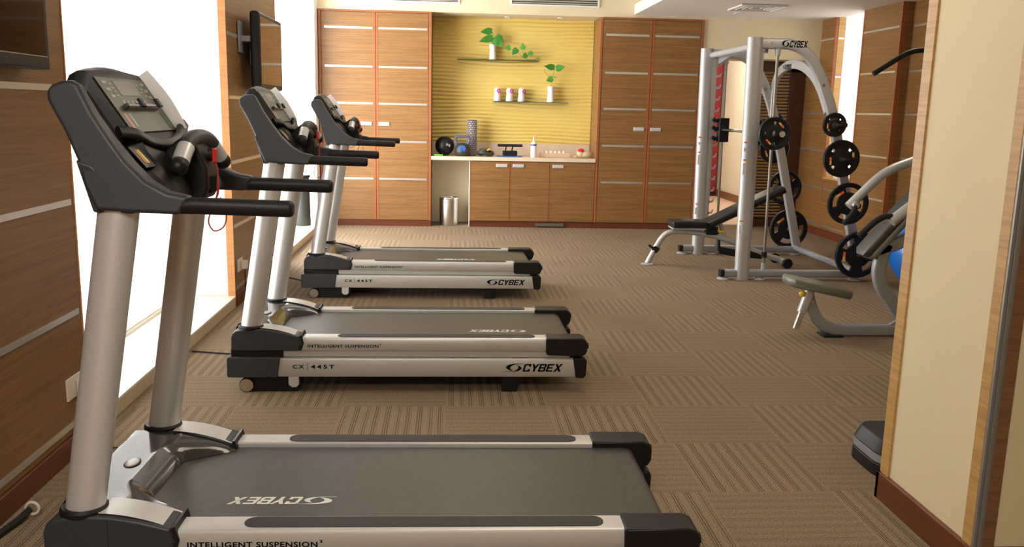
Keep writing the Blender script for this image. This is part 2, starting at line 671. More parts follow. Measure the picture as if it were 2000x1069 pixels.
# left wall: piers, heads and sills around the windows
b = MB()
for y0, y1 in ((-2.6, 3.66), (6.24, 7.95), (10.55, 11.4)):
    b.box(-1.95, XL - .055 if y0 > 10 else XL - .03, y0, y1, 0, ZH)
b.box(-1.95, -1.70, -2.6, 11.4, 2.92, ZH)
struct(b.build('wall_left', 'jamb'))
for y0, y1, full in ((-2.59, 3.66, 1), (6.24, 7.95, 1)):
    pb = MB()
    pb.cur = 0
    pb.box(XL - .045, XL, y0 + .0, y1 - .0, .095, ZH - .01)
    o = struct(pb.build('wall_left', 'wood'))
    for z in STRIPS:
        MB().box(XL - .002, XL + .004, y0 + .015, y1 - .03, z - .012, z + .012).build('metal_strip', 'strip', o)
    e = MB().box(XL - .047, XL + .003, y0 - .012, y0 + .0, .0, ZH - .01)
    e.box(XL - .047, XL + .003, y1, y1 + .008, .0, ZH - .01)
    e.build('edge_strip', 'edgewood', o)
    struct(MB().box(XL - .045, XL + .012, y0, y1, 0, .092).build('baseboard_left', 'skirt', bevel=.003))
# windows on the left
for k, (y0, y1) in enumerate(((3.66, 6.24), (7.95, 10.55))):
    wn = MB()
    wn.box(-1.93, -1.91, y0, y0 + .03, .08, 2.92)
    wn.box(-1.93, -1.91, y1 - .015, y1, .08, 2.92)
    wn.box(-1.93, -1.88, y0, y1, .08, .105)
    wn.box(-1.93, -1.88, y0, y1, 2.86, 2.92)
    o = struct(wn.build('window_%d' % (k + 1), 'white', bevel=.003))
    MB().box(-1.924, -1.918, y0 + .03, y1 - .015, .105, 2.86).build('pane', 'glass', o)
    if k == 0:
        bl = MB().box(-1.874, -1.871, y0 + .02, y1 - .004, .125, 2.9).build('blind_or_dimmer', 'sheer', o)
        MB().tube([(-1.8725, y0 + .02, .12), (-1.8725, y1 - .004, .12)], .008, 10).build('blind_rail', 'socket', o)
    s = MB()
    s.box(-1.95, XL, y0 + .01, y1 - .01, .0, .07)
    o = struct(s.build('trim_%d' % (k + 1), 'sill', bevel=.002))
    MB().box(-1.95, XL + .004, y0 + .01, y1 - .01, .07, .083).build('sill_top', 'silltop', o, bevel=.002)
# back wall
b = MB()
b.box(-2.0, 3.10, YB, YB + .1, 0, ZH)
b.box(3.83, 3.86, YB - .002, YB + .1, 0, 2.12)
b.box(4.40, 4.70, YB - .02, YB + .1, 0, 2.12)
struct(b.build('wall_back', 'cream'))
b = MB()
b.box(-1.62, 3.06, YC + .02, YB + .02, 2.563, ZH)
b.box(3.06, 4.70, YC + .02, YB + .02, 2.12, ZC)
b.box(3.06, 4.70, YC + .02, YB + .02, ZC, ZH)
struct(b.build('wall_back', 'cream'))
# side walls/back of the room out of view
b = MB().box(-2.1, 4.9, -2.7, -2.6, 0, ZH)
struct(b.build('wall_front', 'cream'))

# corridor beyond the doorway
b = MB()
b.box(4.78, 4.86, 11.42, 15.5, 0, 2.5)
struct(b.build('wall_corridor_right', 'white'))
b = MB()
b.box(3.02, 3.10, 11.40, 15.5, 0, 2.7)
b.box(3.0, 4.9, 15.5, 15.6, 0, 2.8)
struct(b.build('wall_corridor_end', 'cream'))
struct(MB().box(4.755, 4.782, 11.42, 15.49, 0, .12).build('baseboard_corridor', 'darkwood'))
struct(MB().box(3.0, 4.9, 11.36, 15.6, 2.72, 2.8).build('ceiling', 'ceil'))
dr = struct(MB().box(4.05, 4.76, 15.44, 15.5, 0, 2.5).build('door_1', 'brownframe'))
MB().box(4.42, 4.74, 15.40, 15.44, .08, 2.42).build('door_leaf', 'redwall', dr, bevel=.004)

# slatted shutter in the doorway recess
wn = MB()
wn.box(3.83, 3.90, 11.18, 11.27, 0, 2.12)
wn.box(4.33, 4.53, 11.18, 11.27, 0, 2.12)
wn.box(3.83, 4.53, 11.18, 11.27, 1.99, 2.12)
wn.box(3.83, 4.53, 11.18, 11.27, 0, .10)
wn.box(3.83, 4.53, 11.275, 11.295, 0, 2.12)
dr = struct(wn.build('door_2', 'brownframe', bevel=.003))
sl = MB()
z = .13
while z < 1.98:
    sl.obox((4.115, 11.225, z), (.43, .045, .006), Euler((math.radians(-32), 0, 0)).to_matrix())
    z += .041
sl.build('slat_panel', 'slat', dr)

# right wall with its slit window
b = MB()
b.box(XR + .33, XR + .42, -2.7, 9.69, 0, ZC)
b.box(4.68, XR + .42, 11.30, 11.43, 0, ZC + .1)
b.box(XR + .33, XR + .42, 10.40, 11.4, 0, ZC)
b.box(XR + .33, XR + .42, 9.69, 10.40, 0, .70)
struct(b.build('wall_right', 'cream'))
for (y0, y1, dx, z0, z1, nm) in ((10.40, 11.30, 0, .09, ZC, 'w'), (8.85, 9.69, 0, .09, ZC, 'w'), (3.05, 8.85, .12, .09, ZC, 'w'), (9.69, 10.40, 0, .09, .70, 'w')):
    x = XR + dx
    pb = MB().box(x, XR + .335, y0, y1, z0, z1)
    o = struct(pb.build('wall_right', 'wood'))
    for z in STRIPS:
        if z0 < z < z1 - .01:
            MB().box(x - .004, x + .002, y0 + .03, y1 - .03, z - .010, z + .010).build('metal_strip', 'strip', o)
    struct(MB().box(x - .012, XR + .30, y0 + (0.002 if dx else 0), y1 - (.0 if not dx else .012), 0, .088).build('baseboard_right', 'skirt'))
    if nm == 'w' and z1 > 1 and not dx:
        e = MB()
        if y0 > 10:
            e.box(x - .003, x + .03, y0 - .004, y0 + .028, z0, z1)
        else:
            e.box(x - .003, x + .05, y0 - .004, y0 + .02, z0, z1)
            e.box(x - .003, x + .03, y1 - .03, y1 + .004, z0, z1)
        e.build('edge_strip', 'wood_red', o)
# metal strips on the far jamb of the slit
o = struct(MB().box(XR + .031, XR + .105, 10.392, 10.40, .72, ZC).build('trim_4', 'trimwood'))
for z in STRIPS:
    if .72 < z < 2.6:
        MB().box(XR + .034, XR + .100, 10.388, 10.3925, z - .009, z + .009).build('metal_strip', 'strip', o)
struct(MB().box(XR - .01, XR + .30, 9.69, 10.40, .70, .72).build('trim_5', 'trimwood', bevel=.002))
wn = MB()
wn.box(XR + .118, XR + .15, 9.69, 9.71, .72, ZC)
wn.box(XR + .118, XR + .15, 10.385, 10.40, .72, ZC)
wn.box(XR + .118, XR + .15, 9.69, 10.40, .72, .74)
o = struct(wn.build('window_3', 'white'))
MB().box(XR + .132, XR + .136, 9.71, 10.385, .74, ZC - .005).build('pane', 'glass', o)
MB().box(XR + .108, XR + .111, 9.695, 10.395, .73, ZC - .005).build('blind_or_dimmer', 'sheer', o)  # sheer sheet added to cut the light coming through this slit

# partition at the right foreground
PX, PY0, PY1 = 1.653, 2.445, 3.04
b = MB().box(PX + .004, XR + .3, PY0 + .006, PY1, 0, ZC + .02)
part = struct(b.build('wall_partition', 'creamp'))
MB().box(PX - .004, PX + .012, PY1 - .055, PY1 + .006, .10, ZC).build('edge_trim', 'trimwood', part, bevel=.002)
MB().box(PX - .004, PX + .012, PY0 + .006, PY0 + .055, .10, ZC).build('edge_trim', 'trimwood', part, bevel=.002)
mt = MB().box(PX - .002, PX + .008, PY0 - .004, PY0 + .007, .10, ZC)
mt.box(PX + .008, PX + .020, PY0 - .010, PY0 + .007, .10, ZC)
mt.box(PX + .020, PX + .028, PY0 - .004, PY0 + .007, .10, ZC)
mt.build('metal_corner', 'corner', part, bevel=.0015)
MB().box(PX + .028, PX + .068, PY0 - .002, PY0 + .007, .10, ZC).build('edge_trim', 'darkwood', part)
bb = MB().box(PX - .014, PX + .01, PY0 - .014, PY1 + .012, 0, .105)
bb.box(PX - .014, XR, PY0 - .014, PY0 + .01, 0, .105)
bb.box(PX - .014, XR, PY1 - .01, PY1 + .012, 0, .105)
struct(bb.build('baseboard_partition', 'skirt', bevel=.002))

# ceiling fittings
def downlight(x, y, z, r, nm='ceiling_or_fill_lamp', label='', energy=0):
    t = thing(nm, label, 'ceiling light', (x, y, z))
    MB().lathe([(r, 0), (r, -.006), (r * .8, -.010), (r * .78, -.002), (1e-4, -.002)], n=24).build('rim', 'lens', t)
    MB().lathe([(r * .72, -.003), (r * .72, -.006), (1e-4, -.006)], n=24).build('lens', 'ventdark' if not energy else 'lamp', t)
    return t


downlight(3.31, 10.30, ZC, .055, label='small round fitting in the ceiling behind the square vent')
downlight(.68, 11.12, 2.563, .04, label='left recessed downlight above the yellow niche')
downlight(1.33, 11.05, 2.563, .04, label='right recessed downlight above the yellow niche')
t = thing('ceiling_vent', 'square white air vent in the low ceiling above the weight machine', 'vent', (3.31, 9.68, ZC))
MB().box(-.24, .24, -.24, .24, -.004, 0).build('backing', 'ventdark', t)
for k, s_ in enumerate((.25, .19, .13, .07)):
    f = MB()
    w_ = .018
    f.box(-s_, s_, -s_, -s_ + w_, -.022 + k * .002, -.004)
    f.box(-s_, s_, s_ - w_, s_, -.022 + k * .002, -.004)
    f.box(-s_, -s_ + w_, -s_ + w_, s_ - w_, -.022 + k * .002, -.004)
    f.box(s_ - w_, s_, -s_ + w_, s_ - w_, -.022 + k * .002, -.004)
    f.build('frame', 'lens', t, bevel=.002)
for (x0, x1, z0, lab) in ((-.98, .09, 2.66, 'long wall grille above the left tall cabinet'), (.69, 1.76, 2.665, 'long wall grille above the yellow niche')):
    t = thing('wall_grille', lab, 'grille', ((x0 + x1) / 2, YC + .02, z0))
    L_ = (x1 - x0) / 2
    f = MB()
    f.box(-L_, L_, -.018, 0, 0, .02)
    f.box(-L_, L_, -.018, 0, .28, .30)
    f.box(-L_, -L_ + .02, -.018, 0, .02, .28)
    f.box(L_ - .02, L_, -.018, 0, .02, .28)
    f.build('frame', 'lens', t, bevel=.002)
    MB().box(-L_ + .02, L_ - .02, -.002, 0, .02, .28).build('backing', 'ventdark', t)
    f = MB()
    for k in range(10):
        f.obox((0, -.008, .035 + k * .026), (2 * L_ - .04, .014, .003), Euler((.5, 0, 0)).to_matrix())
    f.build('louvre', 'lens', t)

# added fill lights: unseen glowing panels flush with the ceilings
def fill_panel(x, y, z, sx, sy, power, label, col=WARM):
    t = thing('ceiling_or_fill_lamp', label, 'ceiling light', (x, y, z))
    MB().box(-sx / 2 - .02, sx / 2 + .02, -sy / 2 - .02, sy / 2 + .02, -.012, 0).build('frame', 'lens', t)
    MB().box(-sx / 2, sx / 2, -sy / 2, sy / 2, -.016, -.012).build('diffuser', 'lamp', t)
    a = area('fill_light', (x, y, z - .03), (0, 0, 0), sx, sy, power, col)
    return t


fill_panel(-.6, -.4, ZH, 1.1, 1.1, 95, 'fill panel added on the ceiling behind the camera', (1, .97, .93))
fill_panel(.6, 3.4, ZH, .9, .9, 4, 'unseen ceiling lamp added above the nearest treadmill')
fill_panel(.6, 6.6, ZH, .9, .9, 4, 'unseen ceiling lamp added above the middle of the gym')
fill_panel(3.3, 6.2, ZC, .6, .6, 4, 'unseen ceiling lamp added above the press machine')
fill_panel(3.9, 13.6, 2.72, .8, .8, 34, 'unseen ceiling lamp added in the corridor behind the doorway', (1, .9, .75))

# ================================================================== CABINETS AND NICHE
def tall_cabinet(x0, x1, xm, label, side_reveal=False):
    t = thing('tall_cabinet', label, 'cabinet', ((x0 + x1) / 2, (YC + YB) / 2, 0))
    cx, cy = (x0 + x1) / 2, (YC + YB) / 2

    def B(ax0, ax1, ay0, ay1, z0, z1):
        return MB().box(ax0 - cx, ax1 - cx, ay0 - cy, ay1 - cy, z0, z1)
    c = B(x0 + .003, x1 - .003, YC + .022, YB - .002, .075, 2.558)
    c.build('body', 'wood', t)
    e = B(x0, x0 + .03, YC - .004, YC + .05, .075, 2.558)
    e.box(x1 - .03 - cx, x1 - cx, YC - .004 - cy, YC + .05 - cy, .075, 2.558)
    e.box(x0 + .03 - cx, x1 - .03 - cx, YC - .004 - cy, YC + .03 - cy, 2.54, 2.558)
    e.build('frame_edge', 'wood_red', t, bevel=.002)
    B(x0, x1, YC + .01, YC + .04, 0, .075).build('skirting', 'skirt', t)
    for a, bb_, hs in ((x0 + .032, xm, 1), (xm, x1 - .032, -1)):
        d = B(a + .003, bb_ - .003, YC, YC + .02, .08, 2.536).build('door', 'wood', t)
        ed = B(*((bb_ - .028, bb_ - .003) if hs > 0 else (a + .003, a + .028)), YC - .003, YC + .001, .08, 2.536)
        ed.build('door_edge', 'wood_red', d)
        for z in STRIPS[1:6]:
            s0, s1 = (a + .04, bb_ - .035) if hs > 0 else (a + .035, bb_ - .02)
            B(s0, s1, YC - .004, YC + .001, z - .012, z + .012).build('metal_inlay', 'strip', d)
        hx = bb_ - .115 if hs > 0 else a + .095
        h = B(hx - .065, hx + .065, YC - .012, YC, 1.218, 1.262)
        h.box(hx - .05 - cx, hx + .05 - cx, YC - .016 - cy, YC - .011 - cy, 1.226, 1.236)
        h.build('handle', 'silver', d, bevel=.003)
    return t


tall_cabinet(-1.575, -.242, -.905, 'tall brown wooden cabinet to the left of the yellow niche')
tall_cabinet(1.785, 3.055, 2.42, 'tall brown wooden cabinet between the yellow niche and the doorway')

# yellow wavy wall panel of the niche
def wave(u, v):
    x = -.24 + 2.024 * u
    z = 1.02 + 1.543 * v
    ph = 2 * PI * z / .047 + 1.3 * math.sin(x * 2.3 + z * 3) + .9 * math.sin(x * 5.1 - z * 7)
    a = .0075 * (1 + .3 * math.sin(x * 3 + 9 * z))
    g = .006 * math.exp(-((z - 1.55) / .006) ** 2) + .006 * math.exp(-((z - 2.045) / .006) ** 2)
    return (x, YB - .030 - a * math.sin(ph) + g, z)


b = MB().grid(wave, 56, 330)
b.box(-.24, 1.784, YB - .020, YB - .002, 1.02, 2.56)
struct(b.build('wall_niche', 'wave', recalc=False))
struct(MB().box(-.24, .235, YB - .02, YB, 0, .86).build('wall_niche', 'cream'))

# counter
t = thing('countertop', 'pale pink marble countertop with low splashback in the niche', 'countertop', (.77, 11.04, .82))
MB().box(-1.01, 1.012, -.275, .25, 0, .045).build('slab', 'marble', t, bevel=.003)
MB().box(-1.01, 1.012, .232, .25, .045, .20).build('splashback', 'marble', t, bevel=.002)
t = thing('base_cabinet', 'low three-door wooden cabinet under the marble countertop', 'cabinet', (1.01, 11.04, 0))
MB().box(-.775, .772, -.245, .24, .075, .816).build('body', 'wood', t)
MB().box(-.780, -.775, -.25, .24, 0, .816).build('side_panel', 'white', t)
MB().box(-.775, .772, -.235, -.2, 0, .075).build('skirting', 'skirt', t)
dxs = [(-.772, -.286, 1), (-.281, .205, -1), (.210, .768, -1)]
for a, c_, hs in dxs:
    d = MB().box(a, c_, -.262, -.245, .082, .81).build('door', 'wood', t)
    MB().box(a, a + .006, -.264, -.245, .082, .81).box(c_ - .006, c_, -.264, -.245, .082, .81).build('door_edge', 'wood_red', d)
    hx = c_ - .10 if hs > 0 else a + .10
    MB().box(hx - .068, hx + .068, -.275, -.262, .745, .785).box(hx - .055, hx + .055, -.279, -.274, .755, .762).build('handle', 'silver', d, bevel=.003)
MB().box(.05, .40, -.268, -.235, .02, .055).build('vent_slot', 'ventdark', t)

# glass shelves
for (x0, x1, z, lab) in ((.067, 1.085, 2.045, 'upper glass shelf on the yellow wall, holding the trailing plant'), (.525, 1.47, 1.54, 'lower glass shelf on the yellow wall, holding four white vases')):
    tag(MB().box(x0, x1, 11.12, 11.268, z - .004, z + .003).build('glass_shelf', 'shelfglass', bevel=.001), lab, 'shelf')


# vases and plants
def vase(x, y, z, r, h, label, group=None, prof=None):
    prof = prof or [(1e-4, 0), (.92, 0), (1.0, .04), (.85, .35), (.78, .62), (.88, .9), (.98, 1.0), (.8, 1.0), (.7, .6), (.75, .1), (1e-4, .08)]
    rings = []
    n = 24
    for rr, zz in prof:
        rings.append([((rr * r) * (1 + .05 * math.sin(4 * a_ + 9 * zz)) * math.cos(a_), rr * r * (1 + .05 * math.sin(4 * a_ + 9 * zz)) * math.sin(a_), zz * h) for a_ in [2 * PI * i / n for i in range(n)]])
    o = MB().loft(rings).build('vase', 'porcelain', loc=(x, y, z))
    return tag(o, label, 'vase', group)


def leaf_mesh(L_, W_):
    pts = []
    ts = [0, .06, .15, .28, .42, .58, .72, .86, 1]
    ws = [.0, .62, .92, 1.0, .92, .72, .48, .22, 0]
    v = []
    f = []
    for t_, w_ in zip(ts, ws):
        bk = -.12 * L_ * math.sin(min(1, t_ / .15) * PI) if t_ < .15 else 0
        droop = -.10 * L_ * t_ * t_
        v += [(-w_ * W_ / 2, .10 * W_ * w_ + droop, t_ * L_ + bk), (0, droop, t_ * L_), (w_ * W_ / 2, .10 * W_ * w_ + droop, t_ * L_ + bk)]
    for i in range(len(ts) - 1):
        o = i * 3
        f += [(o, o + 1, o + 4, o + 3), (o + 1, o + 2, o + 5, o + 4)]
    b = MB()
    b.add(v, f)
    # second side a hair behind so the blade has thickness
    b.add([(p[0], p[1] + .0008, p[2]) for p in v], [tuple(reversed(q)) for q in f])
    return b


def leaf(parent, p, ang, L_, W_, tilt=0, light=False, yaw=0):
    o = leaf_mesh(L_, W_).build('leaf', 'leafl' if light else 'leaf', parent, recalc=False)
    o.location = p
    o.rotation_euler = Euler((tilt, -ang, yaw), 'XYZ')
    return o


PXM = 1 / 152.5   # metres per photo pixel on the shelf plane, used only for plant layout


def at_shelf(px, py, y=11.17):
    # point on the vertical plane at depth y that the photo shows at (px, py)
    r = _r * ((px - 1000) / 1706.2) + _d * ((py - 534.5) / 1706.2) + _f
    k = y / r.y
    return Vector((r.x * k, y, CAM_H + r.z * k))


vase(.507, 11.19, 2.049, .046, .185, 'slim white vase at the left of the upper glass shelf')
pl = thing('trailing_plant', 'green vine with heart-shaped leaves trailing along the upper shelf', 'plant', (.507, 11.19, 2.06))
org = Vector((.507, 11.19, 2.06))
pts = [at_shelf(962, 105, 11.19), at_shelf(963, 90, 11.18), at_shelf(975, 82), at_shelf(988, 93, 11.15), at_shelf(1000, 98, 11.14), at_shelf(1013, 104, 11.13), at_shelf(1022, 112, 11.11), at_shelf(1035, 117, 11.10), at_shelf(1050, 114, 11.10)]
MB().tube([p - org for p in smooth_path(pts, 5)], .0028, 8).build('stem', 'stem', pl)
pts = [at_shelf(962, 105, 11.19), at_shelf(961, 85, 11.18), at_shelf(963, 70, 11.17), at_shelf(958, 58, 11.16)]
MB().tube([p - org for p in smooth_path(pts, 5)], .0026, 8).build('stem', 'stem', pl)


def lf(px, py, px2, py2, wpx, y=11.14, light=False, tilt=.15, parent=None, og=None):
    a = at_shelf(px, py, y)
    c_ = at_shelf(px2, py2, y - .02)
    d = c_ - a
    ang = math.atan2(-d.x, d.z)
    leaf(parent or pl, a - (og or org), ang, math.hypot(d.x, d.z), wpx * PXM * .93, tilt, light)


lf(961, 60, 937, 63, 14)
lf(962, 73, 934, 82, 15)
lf(967, 72, 981, 92, 26)
lf(978, 74, 970, 90, 18, 11.13)
lf(997, 92, 985, 95, 12, light=True)
lf(1010, 95, 1000, 108, 13)
lf(1021, 97, 1021, 83, 12, light=True)
lf(1029, 106, 1020, 114, 11)
lf(1033, 102, 1042, 109, 11)
lf(1052, 112, 1050, 119, 6, light=True)
vase(1.250, 11.19, 1.544, .050, .195, 'tall white vase at the right end of the lower glass shelf')
pl2 = thing('plant_cutting', 'green cutting with three pointed leaves in the lower shelf vase', 'plant', (1.25, 11.19, 1.56))
og2 = Vector((1.25, 11.19, 1.56))
MB().tube([p - og2 for p in smooth_path([at_shelf(1076, 195, 11.19), at_shelf(1077, 166, 11.19), at_shelf(1080, 148, 11.17), at_shelf(1084, 134, 11.16)], 5)], .0026, 8).build('stem', 'stem', pl2)
MB().tube([p - og2 for p in smooth_path([at_shelf(1076, 190, 11.19), at_shelf(1077, 160, 11.18), at_shelf(1070, 148, 11.17), at_shelf(1064, 140, 11.16), at_shelf(1064, 134, 11.15)], 5)], .0022, 8).build('stem', 'stem', pl2)
lf(1083, 132, 1062, 129, 13, 11.14, parent=pl2, og=og2)
lf(1086, 134, 1105, 130, 14, 11.14, parent=pl2, og=og2)
lf(1080, 153, 1066, 158, 13, 11.14, light=True, parent=pl2, og=og2)
lf(1081, 151, 1090, 151, 4, 11.14, light=True, parent=pl2, og=og2)
for k, (x, lab) in enumerate(((.574, 'leftmost of three small white vases with an orchid'), (.727, 'middle of three small white vases with an orchid'), (.878, 'rightmost of three small white vases with an orchid'))):
    t = thing('bud_vase', lab, 'vase', (x, 11.19, 1.544), .2 * k, 'small orchid vases on the lower shelf')
    prof = [(1e-4, 0), (.042, 0), (.046, .01), (.040, .06), (.036, .10), (.041, .13), (.036, .155), (.022, .168), (1e-4, .168)]
    MB().lathe(prof, n=20).build('body', 'porcelain', t)
    fl = MB()
    for q in range(6):
        a = q * PI / 3 + .3
        fl.sphere((.016 + .018 * math.cos(a), -.045, .128 + .018 * math.sin(a)), .010, 8, (1, .3, 1))
    fl.cur = 1
    fl.sphere((.016, -.050, .128), .011, 8, (1, .6, 1))
    fl.build('orchid', ['orchid', 'pink'], t)

# ---- things on the counter (top at z = .865)
ZT = .866
t = thing('medicine_ball', 'black textured exercise ball at the left end of the counter', 'ball', (-.078, 11.0, ZT))
MB().sphere((0, 0, .118), .118, 32).build('body', 'rubber', t)
v, f = font_mesh('5kg', .03)
v = fit(v, .055)
decal(v, f, (.015, -.114, .115), (.97, .05, -.1), (.05, .1, 1), 'print', 'key', t, .004)
MB().lathe([(1e-4, -.002), (.018, -.002), (.018, .004), (1e-4, .004)], (-.01, -.03, .233), 14).build('valve', 'key', t)
tag(MB().box(0, .11, -.05, .02, 0, .020).build('cloth', 'leafl', bevel=.004, loc=(-.205, 10.845, ZT)), 'folded bright green cloth at the front left corner of the counter', 'cloth')
t = thing('kettlebell', 'grey and blue kettlebell standing beside the black ball', 'kettlebell', (.140, 10.955, ZT))
MB().lathe([(1e-4, 0), (.075, 0), (.092, .02), (.098, .06), (.092, .105), (.070, .14), (.04, .155), (1e-4, .158)], n=28).build('body', 'darkgrey', t)
hp = smooth_path([(-.062, 0, .12), (-.085, 0, .19), (-.078, 0, .225), (-.045, 0, .238), (0, 0, .238), (.045, 0, .238), (.078, 0, .225), (.085, 0, .19), (.062, 0, .12)], 5)
MB().tube(hp, .017, 14).build('handle', 'bluegrey', t)
MB().lathe([(1e-4, -.093), (.03, -.097), (.042, -.094), (.042, -.080), (1e-4, -.080)], (0, 0, .09), 24, 'y').build('badge', 'blue', t)
t = thing('foam_roller', 'upright grey patterned foam roller beside the kettlebell', 'foam roller', (.262, 11.07, ZT))
rl = MB()
rl.lathe([(.045, 0), (.058, .002), (.058, .438), (.045, .44), (.036, .43), (.036, .01)], n=32)
rl.cur = 1
for k in range(18):
    for q in range(12):
        a = 2 * PI * (q + (k % 2) * .5) / 12
        R = Euler((0, 0, a)).to_matrix()
        rl.obox((.060 * math.cos(a), .060 * math.sin(a), .022 + k * .0233), (.008, .022, .014), R)
rl.build('sleeve', ['roller', 'roller2'], t)
t = thing('ankle_weight', 'coiled dark grey and yellow strap weight beside the foam roller', 'weight', (.43, 10.98, ZT))
MB().tube([(.085 * math.cos(a), .06 * math.sin(a), .036 + .01 * math.sin(2 * a)) for a in [2 * PI * i / 24 for i in range(25)]], .024, 10).build('cuff', 'darkgrey', t)
MB().tube([(-.01 + .05 * math.cos(a), .035 * math.sin(a), .072) for a in [2 * PI * i / 20 for i in range(21)]], .02, 10).build('strap', 'vinyld', t)
MB().obox((.035, -.035, .082), (.05, .02, .022), Euler((0, -.4, .4)).to_matrix()).build('buckle', 'yellow', t, bevel=.004)
tag(MB().box(0, .31, 0, .13, 0, .010).build('exercise_band', 'blue', bevel=.003, loc=(.575, 10.93, ZT)), 'flat blue exercise band under the black push-up stand', 'exercise band')
t = thing('push_up_stand', 'black push-up stand with a long foam grip on the counter', 'push-up stand', (.735, 10.99, ZT + .012))
MB().tube([(-.155, 0, .125), (-.02, 0, .125), (.02, 0, .125), (.155, 0, .125)], .017, 14, scale=[1, .95, .95, 1]).build('grip', 'foam', t)
st = MB()
st.box(-.09, .09, -.06, -.03, 0, .06)
st.box(-.09, .09, .03, .06, 0, .06)
st.build('foot', 'rubber', t, bevel=.01)
st = MB()
for x in (-.045, .035):
    st.tube([(x, 0, .12), (x - .01, 0, .07), (x - .02, 0, .02)], .009, 10)
    st.tube([(x - .01, -.05, .03), (x - .01, .05, .03)], .009, 10)
st.build('bracket', 'black', t)
t = thing('spray_bottle', 'white bottle with pointed cap and blue band on the counter', 'bottle', (1.025, 10.92, ZT))
MB().lathe([(1e-4, 0), (.034, 0), (.036, .01), (.036, .17), (.030, .185), (.012, .195), (1e-4, .196)], n=24).build('body', 'porcelain', t)
MB().lathe([(.014, .190), (.014, .205), (.006, .235), (.005, .262), (1e-4, .265)], n=16).build('cap', 'porcelain', t)
MB().lathe([(.0365, .140), (.0368, .142), (.0368, .160), (.0365, .162)], n=24).build('label_band', 'blue', t)
t = thing('tea_light_box', 'pale wooden tray holding a row of white candles', 'tray', (1.295, 11.0, ZT))
MB().box(-.19, .19, -.045, .045, 0, .055).build('tray', 'woodbox', t, bevel=.003)
for k in range(6):
    tag(MB().lathe([(1e-4, 0), (.018, 0), (.019, .02), (.012, .024), (1e-4, .024)], n=14).build('candle', 'porcelain', loc=(1.295 - .150 + k * .054, 10.985, ZT + .055)), 'small white candle in the row on the pale wooden tray', 'candle', 'white candles on the pale wooden tray')
t = thing('cloth_pouch', 'beige and red soft pouch at the right end of the counter', 'pouch', (1.668, 10.97, ZT))
MB().sphere((.02, 0, .046), .055, 16, (1.6, 1.0, .85)).sphere((-.045, -.005, .06), .045, 14, (1.1, 1, 1.3)).build('body', 'shoe', t)
MB().sphere((-.045, -.025, .092), .032, 12, (1.3, 1, .8)).build('flap', 'red', t)
MB().sphere((-.11, -.03, .014), .015, 10, (1.8, 1, .9)).build('tassel', 'shoe', t)
t = thing('waste_bin', 'round brushed steel waste bin in the gap under the counter', 'bin', (-.018, 10.97, 0))
MB().lathe([(1e-4, 0), (.117, 0), (.118, .005), (.118, .335), (.115, .345), (.110, .345), (.110, .02), (1e-4, .02)], n=40).build('body', 'steel', t)
MB().lathe([(.119, .325), (.121, .33), (.121, .342), (.117, .348), (.112, .342)], n=40).build('rim', 'chrome', t)
t = thing('tall_bin', 'tall dark grey round bin on the far window sill behind the treadmills', 'bin', (-1.70, 10.13, .083))
MB().lathe([(1e-4, 0), (.095, 0), (.098, .01), (.088, .54), (.086, .55), (1e-4, .55)], n=32).build('body', 'darkgrey', t)
MB().lathe([(1e-4, .55), (.100, .55), (.102, .56), (.095, .575), (1e-4, .58)], n=32).build('lid', 'black', t)


# ================================================================== TREADMILLS
def wing_poly():
    return [(.070, 1.455), (.082, 1.470), (.105, 1.480), (.130, 1.482), (.148, 1.472), (.188, 1.400), (.230, 1.340), (.275, 1.283), (.325, 1.236),
            (.375, 1.208), (.433, 1.197), (.405, 1.150), (.34, 1.153), (.275, 1.155), (.200, 1.160), (.172, 1.22), (.150, 1.288), (.118, 1.355), (.088, 1.405), (.073, 1.432)]


def wing_v(u, z):
    h = min(1, max(0, (z - 1.19) / .29))
    vo = .368 - .070 * h
    vi = .285 - .025 * h
    k = min(1, max(0, (u - .27) / .14))
    vi = vi + (.314 - vi) * k
    vo = vo + (.362 - vo) * k
    return vi, vo


